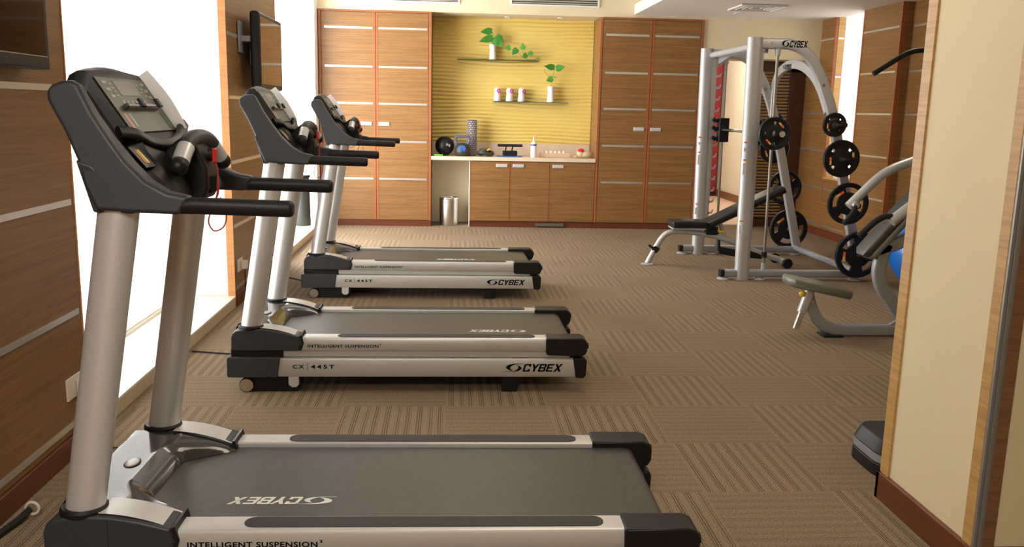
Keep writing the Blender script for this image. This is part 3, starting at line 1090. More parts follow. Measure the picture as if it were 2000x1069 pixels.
def build_treadmill():
    t = thing('treadmill', '', 'treadmill', (0, 0, 0), 0, 'row of matching treadmills')
    # deck
    MB().box(.0, 1.73, -.275, .275, .10, .232).build('deck', 'black', t, bevel=.01)
    prof = []
    n = 8
    for k in range(n + 1):
        a = PI / 2 - PI * k / n
        prof.append((1.70 + .034 * math.cos(a), .238 + .034 * math.sin(a)))
    prof = [(.10, .272)] + prof + [(.10, .204)]
    MB().prism(prof, -.2725, .2725).build('running_belt', 'belt', t)
    for s in (-1, 1):
        # upper rail
        r = MB()
        ov = .365
        pr = [(-.2755, .222), (-.2755, .284), (-.281, .288), (-.353, .288), (-.361, .285), (-.365, .277), (-.365, .228), (-.361, .222)]
        pr = [(p[0] * -s, p[1]) for p in pr]
        r.prism(pr, .30, 1.60, 'x')
        rail = r.build('side_rail', 'silver2', t)
        pl_ = [(.5275 + .03 * 0, 0)]
        out = []
        for (cx_, a0) in ((1.503, -PI / 2), (.559, PI / 2)):
            for k in range(9):
                a = a0 + PI * k / 8
                out.append((cx_ + .030 * math.cos(a), s * .317 + .030 * math.sin(a)))
        MB().prism(out, .2882, .2905, 'z').build('foot_rail_pad', 'tread', rail)
        # inner lip strip between rails and lower frame
        MB().box(.24, 1.715, min(s * .25, s * .352), max(s * .25, s * .352), .186, .222).build('spacer_rail', 'silver2', t, bevel=.004)
        pr = [(.25, .085), (.25, .183), (.352, .183), (.360, .178), (.363, .170), (.363, .092), (.359, .085)]
        r = MB().prism([(p[0] * s, p[1]) for p in pr], .235, 1.742, 'x')
        low = r.build('base_rail', 'silver2', t)
        # front covers
        c = MB()
        sec = []
        P0 = [(-.018, .088), (-.018, .178), (-.010, .188), (.2475, .188), (.232, .082), (-.010, .082)]
        c.prism(P0, min(s * .24, s * .372), max(s * .24, s * .372))
        c.build('front_cover', 'plastic', t, bevel=.006, seg=3)
        MB().box(.004, .262, min(s * .24, s * .355), max(s * .24, s * .355), .185, .228).build('cover_neck', 'black', t)
        # pod under the upright
        P1 = [(.008, .232), (.008, .290), (.016, .310), (.032, .322), (.075, .331), (.130, .333), (.190, .330), (.260, .318), (.343, .296), (.352, .262), (.344, .222), (.016, .222)]
        pod = MB().prism(P1, min(s * .262, s * .374), max(s * .262, s * .374)).build('upright_pod', 'plastic', t, bevel=.008, seg=3)
        # silver top shield on the pod
        sh = MB()

        def fs(a, b_, s=s):
            u = .150 + .205 * a
            z = .335 - .0175 * ((u - .13) / .1) ** 2 * .55
            vv = .258 + .100 * b_
            return (u, s * vv, z + .002)
        sh.grid(fs, 10, 3)
        sh.add([(fs(a, b_)[0], fs(a, b_)[1], fs(a, b_)[2] - .012) for a, b_ in ((0, 0), (1, 0), (1, 1), (0, 1))], [(0, 1, 2, 3)])
        sh.build('pod_shield', 'silver2', pod, recalc=False)
        MB().prism([(.344, .224), (.354, .262), (.346, .299), (.356, .303), (.366, .262), (.354, .224)], min(s * .255, s * .371), max(s * .255, s * .371)).build('pod_lip', 'black', pod)
        MB().box(.1785, .1797, min(s * .3735, s * .3748), max(s * .3735, s * .3748), .226, .326).build('seam', 'black', pod)
        # upright
        path = [(.098, s * .318, .315), (.2365, s * .306, 1.165)]
        MB().sweep(path, [(.047 * math.cos(2 * PI * k / 32), .051 * math.sin(2 * PI * k / 32)) for k in range(32)], up=(0, 1, 0)).build('upright', 'silver', t)
        MB().lathe([(.056, 0), (.062, .004), (.062, .014), (.056, .020), (.05, .020)], (.098, s * .318, .325), 32).build('upright_collar', 'black', t)
        # rear caps
        P2 = [(1.588, .208), (1.585, .290), (1.592, .294), (1.768, .294), (1.792, .284), (1.800, .262), (1.800, .226), (1.790, .205), (1.760, .198), (1.60, .203)]
        MB().prism(P2, min(s * .272, s * .378), max(s * .272, s * .378)).build('rear_cap', 'black', t, bevel=.010, seg=3)
        MB().lathe([(1e-4, 0), (.017, 0), (.017, .012), (1e-4, .012)], (1.797, s * .335, .245), 16, 'x').build('belt_adjuster', 'rubber', t)
        P3 = [(1.728, .188), (1.745, .080), (1.785, .078), (1.798, .092), (1.801, .17), (1.793, .186)]
        MB().prism(P3, min(s * .262, s * .372), max(s * .262, s * .372)).build('base_cap', 'black', t, bevel=.008, seg=3)
        MB().box(1.70, 1.775, min(s * .27, s * .345), max(s * .27, s * .345), .18, .21).build('spring_block', 'black', t)
        # feet and wheels
        MB().box(1.365, 1.445, min(s * .28, s * .345), max(s * .28, s * .345), .0, .09).build('rear_foot', 'black', t, bevel=.005)
        MB().lathe([(1e-4, -.02), (.034, -.02), (.038, -.014), (.038, .014), (.034, .02), (1e-4, .02)], (.075, s * .335, .038), 28, 'y').build('wheel', 'rubber', t)
        MB().lathe([(.030, -.0225), (.033, -.0225), (.033, -.019), (.030, -.019)], (.075, s * .335, .038), 28, 'y').build('wheel_rim', 'steel', t)
        MB().prism([(.085, .006), (.325, .006), (.345, .03), (.345, .085), (.085, .085)], min(s * .26, s * .34), max(s * .26, s * .34)).build('front_skid', 'black', t)
        MB().prism([(.284, .085), (.284, .042), (.300, .028), (.322, .028), (.336, .042), (.336, .085)], min(s * .33, s * .358), max(s * .33, s * .358)).build('foot_bracket', 'silver', t, bevel=.003)
        # side wing and arm rest
        P = wing_poly()
        ring_o = [(u, s * wing_v(u, z)[1], z) for u, z in P]
        ring_i = [(u, s * wing_v(u, z)[0], z) for u, z in P]
        w_ = MB()
        w_.loft([ring_i, ring_o])
        w_.build('side_panel', 'plastic', t, bevel=.012, seg=3, smooth=45)
        MB().prism([(.150, 1.285), (.186, 1.152), (.288, 1.150), (.24, 1.21), (.19, 1.27)], min(s * .27, s * .350), max(s * .27, s * .350)).build('upright_cover', 'plastic', t, bevel=.006)
        MB().sweep([(.402, s * .338, 1.172), (.432, s * .338, 1.172)], [(.0225 * math.cos(2 * PI * k / 24), .0215 * math.sin(2 * PI * k / 24)) for k in range(24)], up=(0, 1, 0)).build('arm_collar', 'black', t)
        MB().tube([(.425, s * .338, 1.173), (.678, s * .338, 1.168), (.684, s * .338, 1.168), (.688, s * .338, 1.168)], .0218, 24, scale=[1, 1, .9, .7]).build('arm_rest', 'foam', t)
    # lettering on the near rail
    for sgn in (-1,):
        v_, f_ = font_mesh('INTELLIGENT SUSPENSION', .03, spacing=1.1)
        v_ = fit(v_, .352, .0165)
        decal(v_, f_, (.385, -.3653, .2385), (1, 0, 0), (0, 0, 1), 'rail_lettering', 'ink', t, .0006)
        v_, f_ = font_mesh('3', .02)
        v_ = fit(v_, .008, .009)
        decal(v_, f_, (.742, -.3653, .251), (1, 0, 0), (0, 0, 1), 'rail_lettering', 'ink', t, .0006)
        for body, x_, w_ in (('CX', .307, .058), ('445T', .398, .118)):
            v_, f_ = font_mesh(body, .03, spacing=1.35)
            v_ = fit(v_, w_, .021)
            decal(v_, f_, (x_, -.3633, .1275), (1, 0, 0), (0, 0, 1), 'model_lettering', 'ink', t, .0006)
        decal([(0, 0), (.002, 0), (.002, .04), (0, .04)], [(0, 1, 2, 3)], (.380, -.3633, .118), (1, 0, 0), (0, 0, 1), 'model_lettering', 'ink', t, .0006)
        v_ = fit(LOGO[0], .305, .043)
        decal(v_, LOGO[1], (1.374, -.3633, .113), (1, 0, 0), (0, 0, 1), 'side_logo', 'ink', t, .0006)
    # belt logo, read from the far side
    v_ = fit(LOGO[0], .317, .050)
    decal(v_, LOGO[1], (.160, .025, .2722), (-1, 0, 0), (0, -1, 0), 'belt_logo', 'whiteprint', t, .0006)
    # motor hood with a dished rear edge
    def hood(a, b_):
        v = -.262 + .524 * b_
        e = min(1, max(0, (abs(v) - .13) / .12))
        e = e * e * (3 - 2 * e)
        uR = .212 + .148 * e
        u = -.012 + (uR + .012) * a
        top = .338
        crest = .150 + .02 * e
        if u < .03:
            q = (u + .012) / .042
            z = .235 + (top - .235) * math.sin(q * PI / 2)
        elif u < crest:
            z = top - .006 * ((u - .03) / .09)
        else:
            q = (u - crest) / (uR - crest)
            zz = top - .006
            z = zz + (.274 - zz) * (q ** 1.2 * (1 - .18 * math.sin(q * PI)))
        return (u, v, z)
    h = MB().grid(hood, 30, 28)
    h.box(-.010, .19, -.262, .262, .19, .2725)
    h.build('motor_hood', 'gloss', t, recalc=False)
    MB().sphere((.112, -.005, .3335), .040, 24, (.58, 1, .07)).build('hood_badge', 'darkgrey', t)
    MB().sphere((.112, -.005, .3345), .035, 24, (.56, 1, .09)).build('hood_badge_face', 'silver2', t)
    MB().box(-.012, .22, -.25, .25, .09, .19).build('motor_housing', 'black', t, bevel=.006)

    # console housing
    def sec(v):
        a = abs(v)
        if a < .195:
            c = 1 - (a / .195) ** 2
            return [(.19, 1.165), (.135, 1.33), (.080, 1.44), (.072, 1.475), (.082 - .004 * c, 1.497 + .010 * c), (.102, 1.508 + .018 * c), (.124, 1.510 + .006 * c), (.136, 1.496), (.236, 1.343), (.262, 1.325), (.275, 1.300), (.315, 1.248), (.345, 1.205), (.352, 1.17)]
        return [(.19, 1.165), (.135, 1.33), (.084, 1.41), (.075, 1.435), (.078, 1.452), (.095, 1.458), (.120, 1.460), (.135, 1.455), (.215, 1.33), (.240, 1.300), (.262, 1.278), (.305, 1.235), (.340, 1.195), (.352, 1.17)]
    vs = [-.275, -.215, -.206, -.19, -.16, -.12, -.06, 0, .06, .12, .16, .19, .206, .215, .275]
    MB().loft([[(u, v, z) for u, z in sec(v)] for v in vs]).build('console_housing', 'black', t, smooth=50)
    d = Vector((.100, 0, -.153)).normalized()      # down the face
    X = Vector((0, 1, 0))
    nn = Vector((.153, 0, .100)).normalized()
    O = Vector((.136, 0, 1.496))

    def face(u0, u1, s0, s1, th, name, m, parent, base=0.0, bev=.002):
        c = O + d * ((s0 + s1) / 2) + X * ((u0 + u1) / 2) + nn * (base + th / 2)
        R = Matrix((X, d, nn)).transposed()
        return MB().obox(c, (u1 - u0, s1 - s0, th), R).build(name, m, parent, bevel=bev)
    dp = face(-.180, .180, .002, .178, .004, 'display_panel', 'panel', t, 0, .003)
    face(-.075, .075, .012, .060, .001, 'display_window', 'display', dp, .004, 0)
    for q in range(6):
        face(-.10 + q * .032, -.086 + q * .032, .076, .087, .001, 'key', 'key', dp, .004, 0)
    for q in range(4):
        face(.085 + (q % 2) * .022, .100 + (q % 2) * .022, .020 + q * .012, .026 + q * .012, .001, 'key', 'key', dp, .004, 0)
        face(-.115, -.098, .022 + q * .012, .027 + q * .012, .001, 'key', 'key', dp, .004, 0)
    for q in range(3):
        face(-.155, -.125, .015 + q * .022, .024 + q * .022, .001, 'key', 'key', dp, .004, 0)
        face(.125, .155, .015 + q * .022, .024 + q * .022, .001, 'key', 'key', dp, .004, 0)
    face(-.160, -.140, .118, .165, .001, 'decal', 'rust', dp, .004, 0)
    face(-.125, -.110, .118, .160, .001, 'key', 'key', dp, .004, 0)
    face(.135, .165, .118, .170, .001, 'key', 'green_key', dp, .004, 0)
    # reading ledge with two clips
    lg = MB()
    c0 = O + d * .100 + nn * .010
    R = Matrix((X, d, nn)).transposed()
    lg.obox(c0, (.255, .016, .022), R)
    lg.build('reading_ledge', 'gloss', t, bevel=.006, seg=3)
    for x_ in (-.02, .115):
        MB().obox(O + d * .094 + nn * .022 + X * x_, (.026, .030, .010), R).build('ledge_clip', 'black', t, bevel=.004)
    # lower tray rim (shallow V) and side scoop
    tr = smooth_path([(.222, -.245, 1.352), (.250, -.20, 1.346), (.262, -.12, 1.322), (.276, 0.0, 1.316), (.262, .12, 1.328), (.245, .20, 1.352), (.235, .25, 1.366)], 5)
    MB().sweep(tr, rrect(.022, .036, .010), up=tuple(nn)).build('tray_rim', 'black', t)
    # warning decal plate below the tray (near side) and its mirror
    for s in (-1, 1):
        c = Vector((.268, s * .195, 1.284))
        dd = Vector((.040, 0, -.047)).normalized()
        n2 = Vector((.047, 0, .040)).normalized()
        R2 = Matrix((X, dd, n2)).transposed()
        dc = MB().obox(c + n2 * .006, (.13, .070, .003), R2).build('decal_plate', 'panel', t, bevel=.002)
        MB().obox(c + n2 * .0085 + X * (-.045), (.012, .045, .001), R2).build('decal', 'rust', dc)
        MB().obox(c + n2 * .0085 + X * (-.028), (.012, .045, .001), R2).build('decal', 'yellow', dc)
    # centre column, bottle well, grip
    hb = MB()
    hb.prism([(.275, 1.30), (.330, 1.342), (.352, 1.340), (.392, 1.250), (.392, 1.19), (.378, 1.158), (.30, 1.155)], -.062, .062)
    hb.build('centre_column', 'black', t, bevel=.014, seg=3)
    MB().box(.385, .3935, -.034, .034, 1.175, 1.225).build('accessory_pocket', 'ink', t, bevel=.004)
    gp = smooth_path([(.345, -.150, 1.264), (.347, -.124, 1.290), (.350, -.085, 1.322), (.351, -.045, 1.333), (.352, .0, 1.335), (.354, .045, 1.333), (.360, .085, 1.322), (.370, .124, 1.290), (.377, .150, 1.264)], 4)
    gr = MB().tube(gp, .0225, 18).build('heart_rate_grip', 'plastic', t)
    for s in (-1, 1):
        MB().tube([((.3455, .375)[s > 0], s * .143, 1.271), ((.347, .3695)[s > 0], s * .124, 1.290), ((.349, .363)[s > 0], s * .100, 1.310)], .0238, 18).build('sensor_plate', 'silver', gr)
        MB().sphere(((.344, .378)[s > 0], s * .155, 1.258), .0255, 16).build('grip_cap', 'black', gr)
    # safety key with its cord
    MB().lathe([(1e-4, 0), (.020, 0), (.020, .012), (1e-4, .012)], (.383, 0, 1.286), 18, 'x').build('key_socket', 'black', t)
    MB().box(.392, .404, -.012, .012, 1.262, 1.304).build('safety_key', 'red', t, bevel=.004)
    cp = smooth_path([(.400, 0, 1.268), (.405, .004, 1.24), (.404, -.002, 1.20), (.400, .0, 1.165), (.390, -.02, 1.13), (.382, -.03, 1.09), (.392, -.01, 1.062), (.412, .02, 1.072), (.418, .03, 1.11), (.405, .02, 1.158)], 6)
    MB().tube(cp, .0020, 8).build('safety_cord', 'redcord', t)
    cp = smooth_path([(.402, -.004, 1.262), (.408, -.002, 1.21), (.402, -.008, 1.16), (.37, -.03, 1.145), (.34, -.05, 1.125), (.31, -.04, 1.128), (.29, -.02, 1.155)], 6)
    MB().tube(cp, .0018, 8).build('safety_cord', 'redcord', t)
    return t


POSES = [(-1.0866, 2.6299, -.0163, 'nearest treadmill, largest in view, in front of the first window', 0.595),
         (-1.0928, 4.6662, -.0008, 'middle treadmill of the row, standing beside the wooden pier', 1.352),
         (-1.1022, 6.9154, .0051, 'farthest treadmill of the row, nearest the tall cabinets', 1.147)]
tm0 = build_treadmill()
for k, (x, y, a, lab, lu) in enumerate(POSES):
    o = tm0 if k == 0 else copy_tree(tm0)
    o.location = (x, y, 0)
    o.rotation_euler = (0, 0, a)
    o['label'] = lab
    for ch in [c for c in bpy.data.objects if c.parent == o and c.name.startswith('belt_logo')]:
        ch.location = (lu, -.145, 0)
    # sheet of paper standing in the right side of the console
    nn = Vector((.153, 0, .100)).normalized()
    d = Vector((.100, 0, -.153)).normalized()
    q = MB()
    ring = []
    O = Vector((.100, .205, 1.512))
    for i in range(11):
        s_ = .015 + .205 * i / 10
        bulge = .010 * math.sin(PI * i / 10)
        p0 = O + d * s_ - nn * .012
        p1 = O + d * s_ + nn * (.052 + bulge)
        ring.append([(p0.x, .203, p0.z), (p1.x, .200 - .01, p1.z), (p1.x, .2012 - .01, p1.z + .0003), (p0.x, .2042, p0.z)])
    q.loft(ring)
    ro = q.build('paper_sheet', 'thinpaper')
    ro.location = (x, y, 0)
    ro.rotation_euler = (0, 0, a)
    tag(ro, ('white paper sheet standing on the console of the nearest treadmill', 'white paper sheet standing on the console of the middle treadmill', 'white paper sheet standing on the console of the farthest treadmill')[k], 'paper', 'paper sheets on the treadmill consoles')

# ================================================================== SMITH MACHINE
YN, YF = 7.47, 8.88
sm = thing('smith_machine', 'large silver Smith machine weight rack with two arched side frames', 'weight machine', (3.0, 8.17, 0))
SO = Vector((3.0, 8.17, 0))


def S(p):
    return (p[0] - SO.x, p[1] - SO.y, p[2])


for fy, sg in ((YN, -1), (YF, 1)):
    # front upright
    MB().sweep([S((2.585, fy, .0)), S((2.558, fy, 2.085))], rrect(.105, .125, .045, 6), up=(0, 1, 0)).build('front_upright', 'rack', sm)
    # arch and rear leg
    arch = smooth_path([(2.60, fy, 2.035), (2.75, fy, 2.037), (2.87, fy, 2.033), (2.98, fy, 1.99), (3.075, fy, 1.90), (3.15, fy, 1.78), (3.20, fy, 1.67), (3.26, fy, 1.53), (3.32, fy, 1.345)], 5) + [Vector((3.46, fy, .80)), Vector((3.655, fy, .03))]
    MB().rtube([S(p) for p in arch], .055, .088, rr=.25).build('arched_leg', 'rack', sm)
    # base tube, end cap and feet
    bs = MB().rtube([S((2.42, fy, .058)), S((3.66, fy, .058))], .075, .062).build('base_tube', 'greyp', sm)
    MB().rtube([S((2.385, fy, .058)), S((2.42, fy, .058))], .079, .066).build('end_cap', 'rubber', bs)
    for x in (2.42, 2.74, 3.62):
        MB().lathe([(1e-4, 0), (.055, 0), (.058, .006), (.05, .014), (.025, .02), (.025, .03), (1e-4, .03)], S((x, fy, 0)), 20).build('levelling_foot', 'rack', bs)
    # guide rod
    MB().tube([S((2.778, fy + .0, .09)), S((2.762, fy + .0, 2.0))], .0125, 14).build('guide_rod', 'rod', sm)
    MB().tube([S((2.778, fy, .085)), S((2.778, fy, .15))], .022, 14).build('rod_cup', 'rack', sm)
    MB().tube([S((2.762, fy, 1.94)), S((2.762, fy, 2.0))], .024, 14).build('rod_cup', 'rack', sm)
    MB().tube([S((2.777, fy, .20)), S((2.776, fy, .25))], .025, 14).build('rod_spring', 'rubber', sm)
    # catch plate with open hooks
    cy = fy - sg * .035
    pl_ = MB()
    pl_.prism([(2.60, .35), (2.665, .35), (2.655, 1.98), (2.59, 1.98)], cy - .006 - SO.y, cy + .006 - SO.y)
    for k in range(14 if sg > 0 else 0):
        z = .42 + k * .115
        pl_.prism([(2.655, z), (2.700, z + .01), (2.712, z + .05), (2.704, z + .052), (2.690, z + .024), (2.655, z + .028)], cy - .006 - SO.y, cy + .006 - SO.y)
    pl_.v = [(v[0] - SO.x, v[1], v[2]) for v in pl_.v]
    pl_.build('catch_plate', 'rack', sm)
    # warning labels on the upright
    for z, h_, m in ((1.20, .012, 'orange'), (1.13, .03, 'paper'), (1.05, .012, 'orange'), (.93, .10, 'paper'), (.52, .012, 'orange'), (.42, .07, 'paper')):
        xx = 2.585 - .027 * z / 2.085 - .045
        MB().box(xx - .018 - SO.x, xx + .012 - SO.x, fy - .0535 - SO.y, fy - .0525 - SO.y, z, z + h_).build('warning_label', m, sm)
    # weight pegs
    for (px, pz) in ((3.312, 1.371), (3.399, 1.081), (3.496, .689), (3.629, .232)):
        MB().tube([S((px, fy, pz)), S((px, fy + sg * .21, pz))], .024, 14).build('weight_peg', 'rubber', sm)
    # bolts
    for (px, pz) in ((2.70, 2.04), (3.175, 1.70), (3.285, 1.42)):
        MB().lathe([(1e-4, -.004), (.013, -.004), (.013, .004), (1e-4, .004)], S((px, fy - .030, pz)), 12, 'y').build('bolt', 'steel', sm)
v_ = fit(LOGO[0], .235, .058)
decal(v_, LOGO[1], S((2.775, YN - .0285, 2.008)), (1, 0, 0), (0, 0, 1), 'frame_logo', 'ink', sm, .0008)
# cross members
MB().tube([S((2.60, YN, 2.02)), S((2.60, YF, 2.02))], .030, 16).build('cross_tube', 'rack', sm)
MB().rtube([S((3.62, YN, .08)), S((3.62, YF, .08))], .05, .05, up=(0, 0, 1)).build('cross_tube', 'greyp', sm)
MB().prism([(YN - SO.y + .03, 1.96), (YN - SO.y + .45, 1.99), (YF - SO.y - .45, 1.99), (YF - SO.y - .03, 1.93), (YF - SO.y - .03, 2.02), (YN - SO.y + .03, 2.03)], 2.66 - SO.x, 2.69 - SO.x, 'x').build('gusset_plate', 'greyp', sm)
ra = smooth_path([(3.262, YF, 1.44), (3.255, 8.86, 1.66), (3.25, 8.76, 1.82), (3.25, 8.58, 1.90), (3.25, 8.37, 1.925), (3.25, 8.12, 1.895), (3.25, 7.88, 1.81), (3.25, 7.68, 1.68), (3.255, 7.50, 1.48)], 5)
MB().rtube([S(p) for p in ra], .04, .085, up=(1, 0, 0)).build('rear_arch', 'rack', sm)
v_ = fit(LOGO[0], .22, .045)
decal(v_, LOGO[1], S((3.228, 8.56, 1.882)), (0, -1, 0), (0, .0, 1), 'arch_logo', 'ink', sm, .0008)
# barbell on the guide rods
bbm = MB().tube([S((2.72, 7.10, 1.288)), S((2.72, 9.25, 1.288))], .015, 16).build('barbell', 'chrome', sm)
for sg, fy in ((-1, YN), (1, YF)):
    MB().tube([S((2.72, fy + sg * .06, 1.288)), S((2.72, fy + sg * .36, 1.288))], .025, 16).build('bar_sleeve', 'chrome', bbm)
    cy = fy - sg * .10
    c = MB()
    c.box(2.69 - SO.x, 2.79 - SO.x, cy - .045 - SO.y, cy + .045 - SO.y, 1.165, 1.405)
    for z in (1.20, 1.30, 1.38):
        c.tube([S((2.70, cy, z)), S((2.655, cy, z - .005)), S((2.63, cy, z + .018))], .020, 10)
    c.build('carriage', 'rubber', bbm, bevel=.008)


def plate(x, y, z, R, th, label, rot=0, lab_ang=(), group='weight plates on the Smith machine'):
    ho = .44 if R > .17 else .17
    ri = .78 if R > .17 else .72
    t = thing('weight_plate', label, 'weight plate', (x, y, z), 0, group)
    b = MB()
    n = 48

    def ring(prof):
        rr = []
        for r, yy in prof:
            rr.append([(r * math.cos(2 * PI * i / n), yy, r * math.sin(2 * PI * i / n)) for i in range(n)])
        rr.append(rr[0])
        b.loft(rr, cap=False)
    h = th / 2
    ring([(R * ri, -h * .7), (R * .86, -h), (R * .97, -h), (R, -h * .6), (R, h * .6), (R * .97, h), (R * .86, h), (R * ri, h * .7)])
    ring([(.026, -h * 1.1), (.045, -h * 1.15), (R * .54, -h * .75), (R * .54, h * .75), (.045, h * 1.15), (.026, h * 1.1)])
    for k in range(4):
        a0 = rot + k * PI / 2 - PI / 4 + ho
        a1 = rot + k * PI / 2 + PI / 4 - ho
        pts = [(R * .50 * math.cos(a), R * .46 * math.sin(a)) for a in [a0 - .05 + (a1 - a0 + .1) * i / 6 for i in range(7)]]
        pts += [(R * .83 * math.cos(a), R * .83 * math.sin(a)) for a in [a1 - (a1 - a0) * i / 6 for i in range(7)]]
        b.prism(pts, -h * .62, h * .62)
    b.build('disc', 'rubber', t)
    for q, a in enumerate(lab_ang):
        cx, cz = R * .62 * math.cos(a), R * .62 * math.sin(a)
        Rm = Euler((0, -(a + PI / 2), 0)).to_matrix()
        lb = MB()
        w_ = R * .42
        lb.obox((cx, -h * .63 - .0012, cz), (w_ * .5, .002, R * .11), Rm)
        off = Rm @ Vector((w_ * .5, 0, 0))
        lb.cur = 1
        lb.obox((cx + off.x, -h * .63 - .0012, cz + off.z), (w_ * .5, .002, R * .11), Rm)
        lb.build('label', ['orange', 'gold'], t)
    return t


def near(P, y=7.36):
    k = y / 7.466
    return (P[0] * k, y, CAM_H + (P[1] - CAM_H) * k)


def far(P, y=8.98):
    k = y / 8.868
    return (P[0] * k, y, CAM_H + (P[1] - CAM_H) * k)


plate(*near((3.312, 1.371)), .103, .03, 'smallest black weight plate, topmost on the near arched leg', .0, (PI,))
plate(*near((3.399, 1.081)), .160, .035, 'black weight plate below the smallest one on the near arched leg', .05, (PI + .05, .05))
plate(*near((3.496, .689)), .182, .035, 'black weight plate second from the floor on the near arched leg', .62, (PI / 2 + .62,))
plate(*near((3.629, .232)), .204, .04, 'largest black weight plate, lowest on the near arched leg', -.05, (PI - .05, -.05))
plate(3.34, 8.97, 1.36, .100, .03, 'small black weight plate high on the far arched leg', 0, ())
plate(*far((3.317, 1.108)), .158, .035, 'black weight plate on the far leg, partly behind the bar plate', .4, (PI + .4,))
plate(*far((3.463, .705)), .178, .035, 'black weight plate on the far leg, level with the top of the bench', .4, ())
plate(*far((3.536, .277)), .204, .04, 'large black weight plate lowest on the far arched leg', .67, (PI / 2 + .67,))
plate(2.70, 7.24, 1.29, .138, .045, 'black weight plate on the near end of the barbell', PI / 4, (PI * .25, PI * 1.25))

# ================================================================== BENCH
bn = thing('weight_bench', 'black padded adjustable incline bench on a silver frame', 'bench', (2.5, 8.2, 0))
BO = Vector((2.5, 8.2, 0))


def Bp(x, y, z):
    return (x - 2.5, y, z)


def pad(path, w, th, name, m, parent, up=(0, 1, 0), bevel=.012, org=(0, 0, 0)):
    return MB().sweep([tuple(Vector(p) - Vector(org)) for p in path], rrect(w, th, th * .42, 5), up=up, scale=[.62, .94] + [1] * (len(path) - 4) + [.94, .62]).build(name, m, parent, bevel=0, smooth=60)


pad([Bp(2.095, 0, .400), Bp(2.11, 0, .402), Bp(2.25, 0, .408), Bp(2.42, 0, .402), Bp(2.435, 0, .400)], .29, .062, 'seat', 'vinyl', bn)
pad([Bp(2.44, 0, .395), Bp(2.455, 0, .402), Bp(2.80, 0, .570), Bp(3.165, 0, .748), Bp(3.18, 0, .756)], .27, .068, 'backrest', 'vinyl', bn)
MB().box(-.39, -.08, -.10, .10, .355, .368).build('seat_plate', 'rack', bn)
fr = smooth_path([Bp(1.90, 0, .012), Bp(1.955, 0, .125), Bp(2.02, 0, .245), Bp(2.08, 0, .305), Bp(2.17, 0, .322), Bp(2.30, 0, .318), Bp(2.45, 0, .300), Bp(2.62, 0, .262), Bp(2.80, 0, .200), Bp(3.02, 0, .115), Bp(3.22, 0, .055)], 4)
MB().tube(fr, .027, 16).build('frame', 'rack', bn)
MB().lathe([(1e-4, 0), (.06, 0), (.062, .006), (.05, .012), (1e-4, .012)], Bp(1.90, 0, 0), 20).build('foot_plate', 'rack', bn)
MB().tube([Bp(1.965, -.03, .148), Bp(1.99, .03, .152)], .034, 12).build('clamp_collar', 'rubber', bn)
MB().obox(Bp(1.925, -.02, .175), (.06, .03, .022), Euler((0, .6, 0)).to_matrix()).build('clamp_lug', 'rubber', bn, bevel=.004)
MB().tube([Bp(2.58, 0, .45), Bp(2.62, 0, .33), Bp(2.66, 0, .25)], .020, 12).build('support_strut', 'rack', bn)
MB().rtube([Bp(2.45, 0, .352), Bp(2.80, 0, .522), Bp(3.05, 0, .645)], .06, .03).build('back_rail', 'rack', bn)
MB().box(-.05, .06, -.05, .05, .300, .375).build('pivot_housing', 'rubber', bn, bevel=.008)
MB().tube([Bp(2.56, -.03, .335), Bp(2.625, -.03, .330)], .012, 12).build('adjustment_pin', 'yellow', bn)
MB().tube([Bp(2.59, 0, .255), Bp(2.595, 0, .14)], .014, 10).build('selector_rod', 'rubber', bn)
MB().rtube([Bp(2.60, 0, .15), Bp(2.76, 0, .12), Bp(3.02, 0, .10)], .05, .07).build('lower_rail', 'rubber', bn)
MB().tube([Bp(3.22, -.16, .052), Bp(3.22, .16, .052)], .027, 14).build('axle', 'greyp', bn)
for s in (-1, 1):
    MB().lathe([(1e-4, -.018), (.045, -.018), (.049, -.012), (.049, .012), (.045, .018), (1e-4, .018)], Bp(3.22, s * .165, .049), 24, 'y').build('wheel', 'rubber', bn)

# ================================================================== PRESS MACHINE (right, half behind the partition)
pm = thing('press_machine', 'grey seated press machine partly hidden behind the cream partition', 'exercise machine', (2.9, 5.5, 0))
QO = Vector((2.9, 5.5, 0))


def Q(x, y, z):
    return (x - 2.9, y - 5.5, z)


fr = [Q(2.352, 5.5, .300)] + [Vector(Q(*p)) for p in [(2.385, 5.5, .20), (2.43, 5.5, .115), (2.49, 5.5, .062), (2.56, 5.5, .042), (2.66, 5.5, .040)]] + [Q(3.0, 5.5, .040), Q(4.0, 5.5, .040)]
MB().rtube(fr, .06, .075).build('base_frame', 'greyp', pm)
MB().box(-.43, -.30, -.06, .06, 0, .012).build('base_pad', 'rubber', pm)
fr = smooth_path([Q(2.865, 5.5, .62), Q(2.838, 5.5, .54), Q(2.828, 5.5, .44), Q(2.855, 5.5, .345), Q(2.93, 5.5, .24), Q(3.02, 5.5, .14), Q(3.12, 5.5, .06)], 5)
MB().rtube(fr, .06, .085).build('back_support', 'greyp', pm)
MB().prism([(2.93 - 2.9, .075), (3.10 - 2.9, .075), (3.10 - 2.9, .20), (3.02 - 2.9, .19), (3.0 - 2.9, .12)], -.012, .012).build('gusset', 'greyp', pm)
pad([Q(2.205, 5.5, .372), Q(2.225, 5.5, .373), Q(2.42, 5.5, .335), Q(2.61, 5.5, .293), Q(2.63, 5.5, .288)], .24, .062, 'seat', 'vinylg', pm)
MB().obox(Q(2.362, 5.5, .325), (.10, .07, .035), Euler((0, .2, 0)).to_matrix()).build('seat_bracket', 'greyp', pm, bevel=.004)
MB().rtube([Q(2.362, 5.47, .325), Q(2.335, 5.47, .235), Q(2.315, 5.47, .165)], .05, .055).build('seat_post_sleeve', 'rack', pm)
MB().rtube([Q(2.325, 5.47, .20), Q(2.282, 5.47, .055)], .034, .038).build('seat_post', 'chrome', pm)
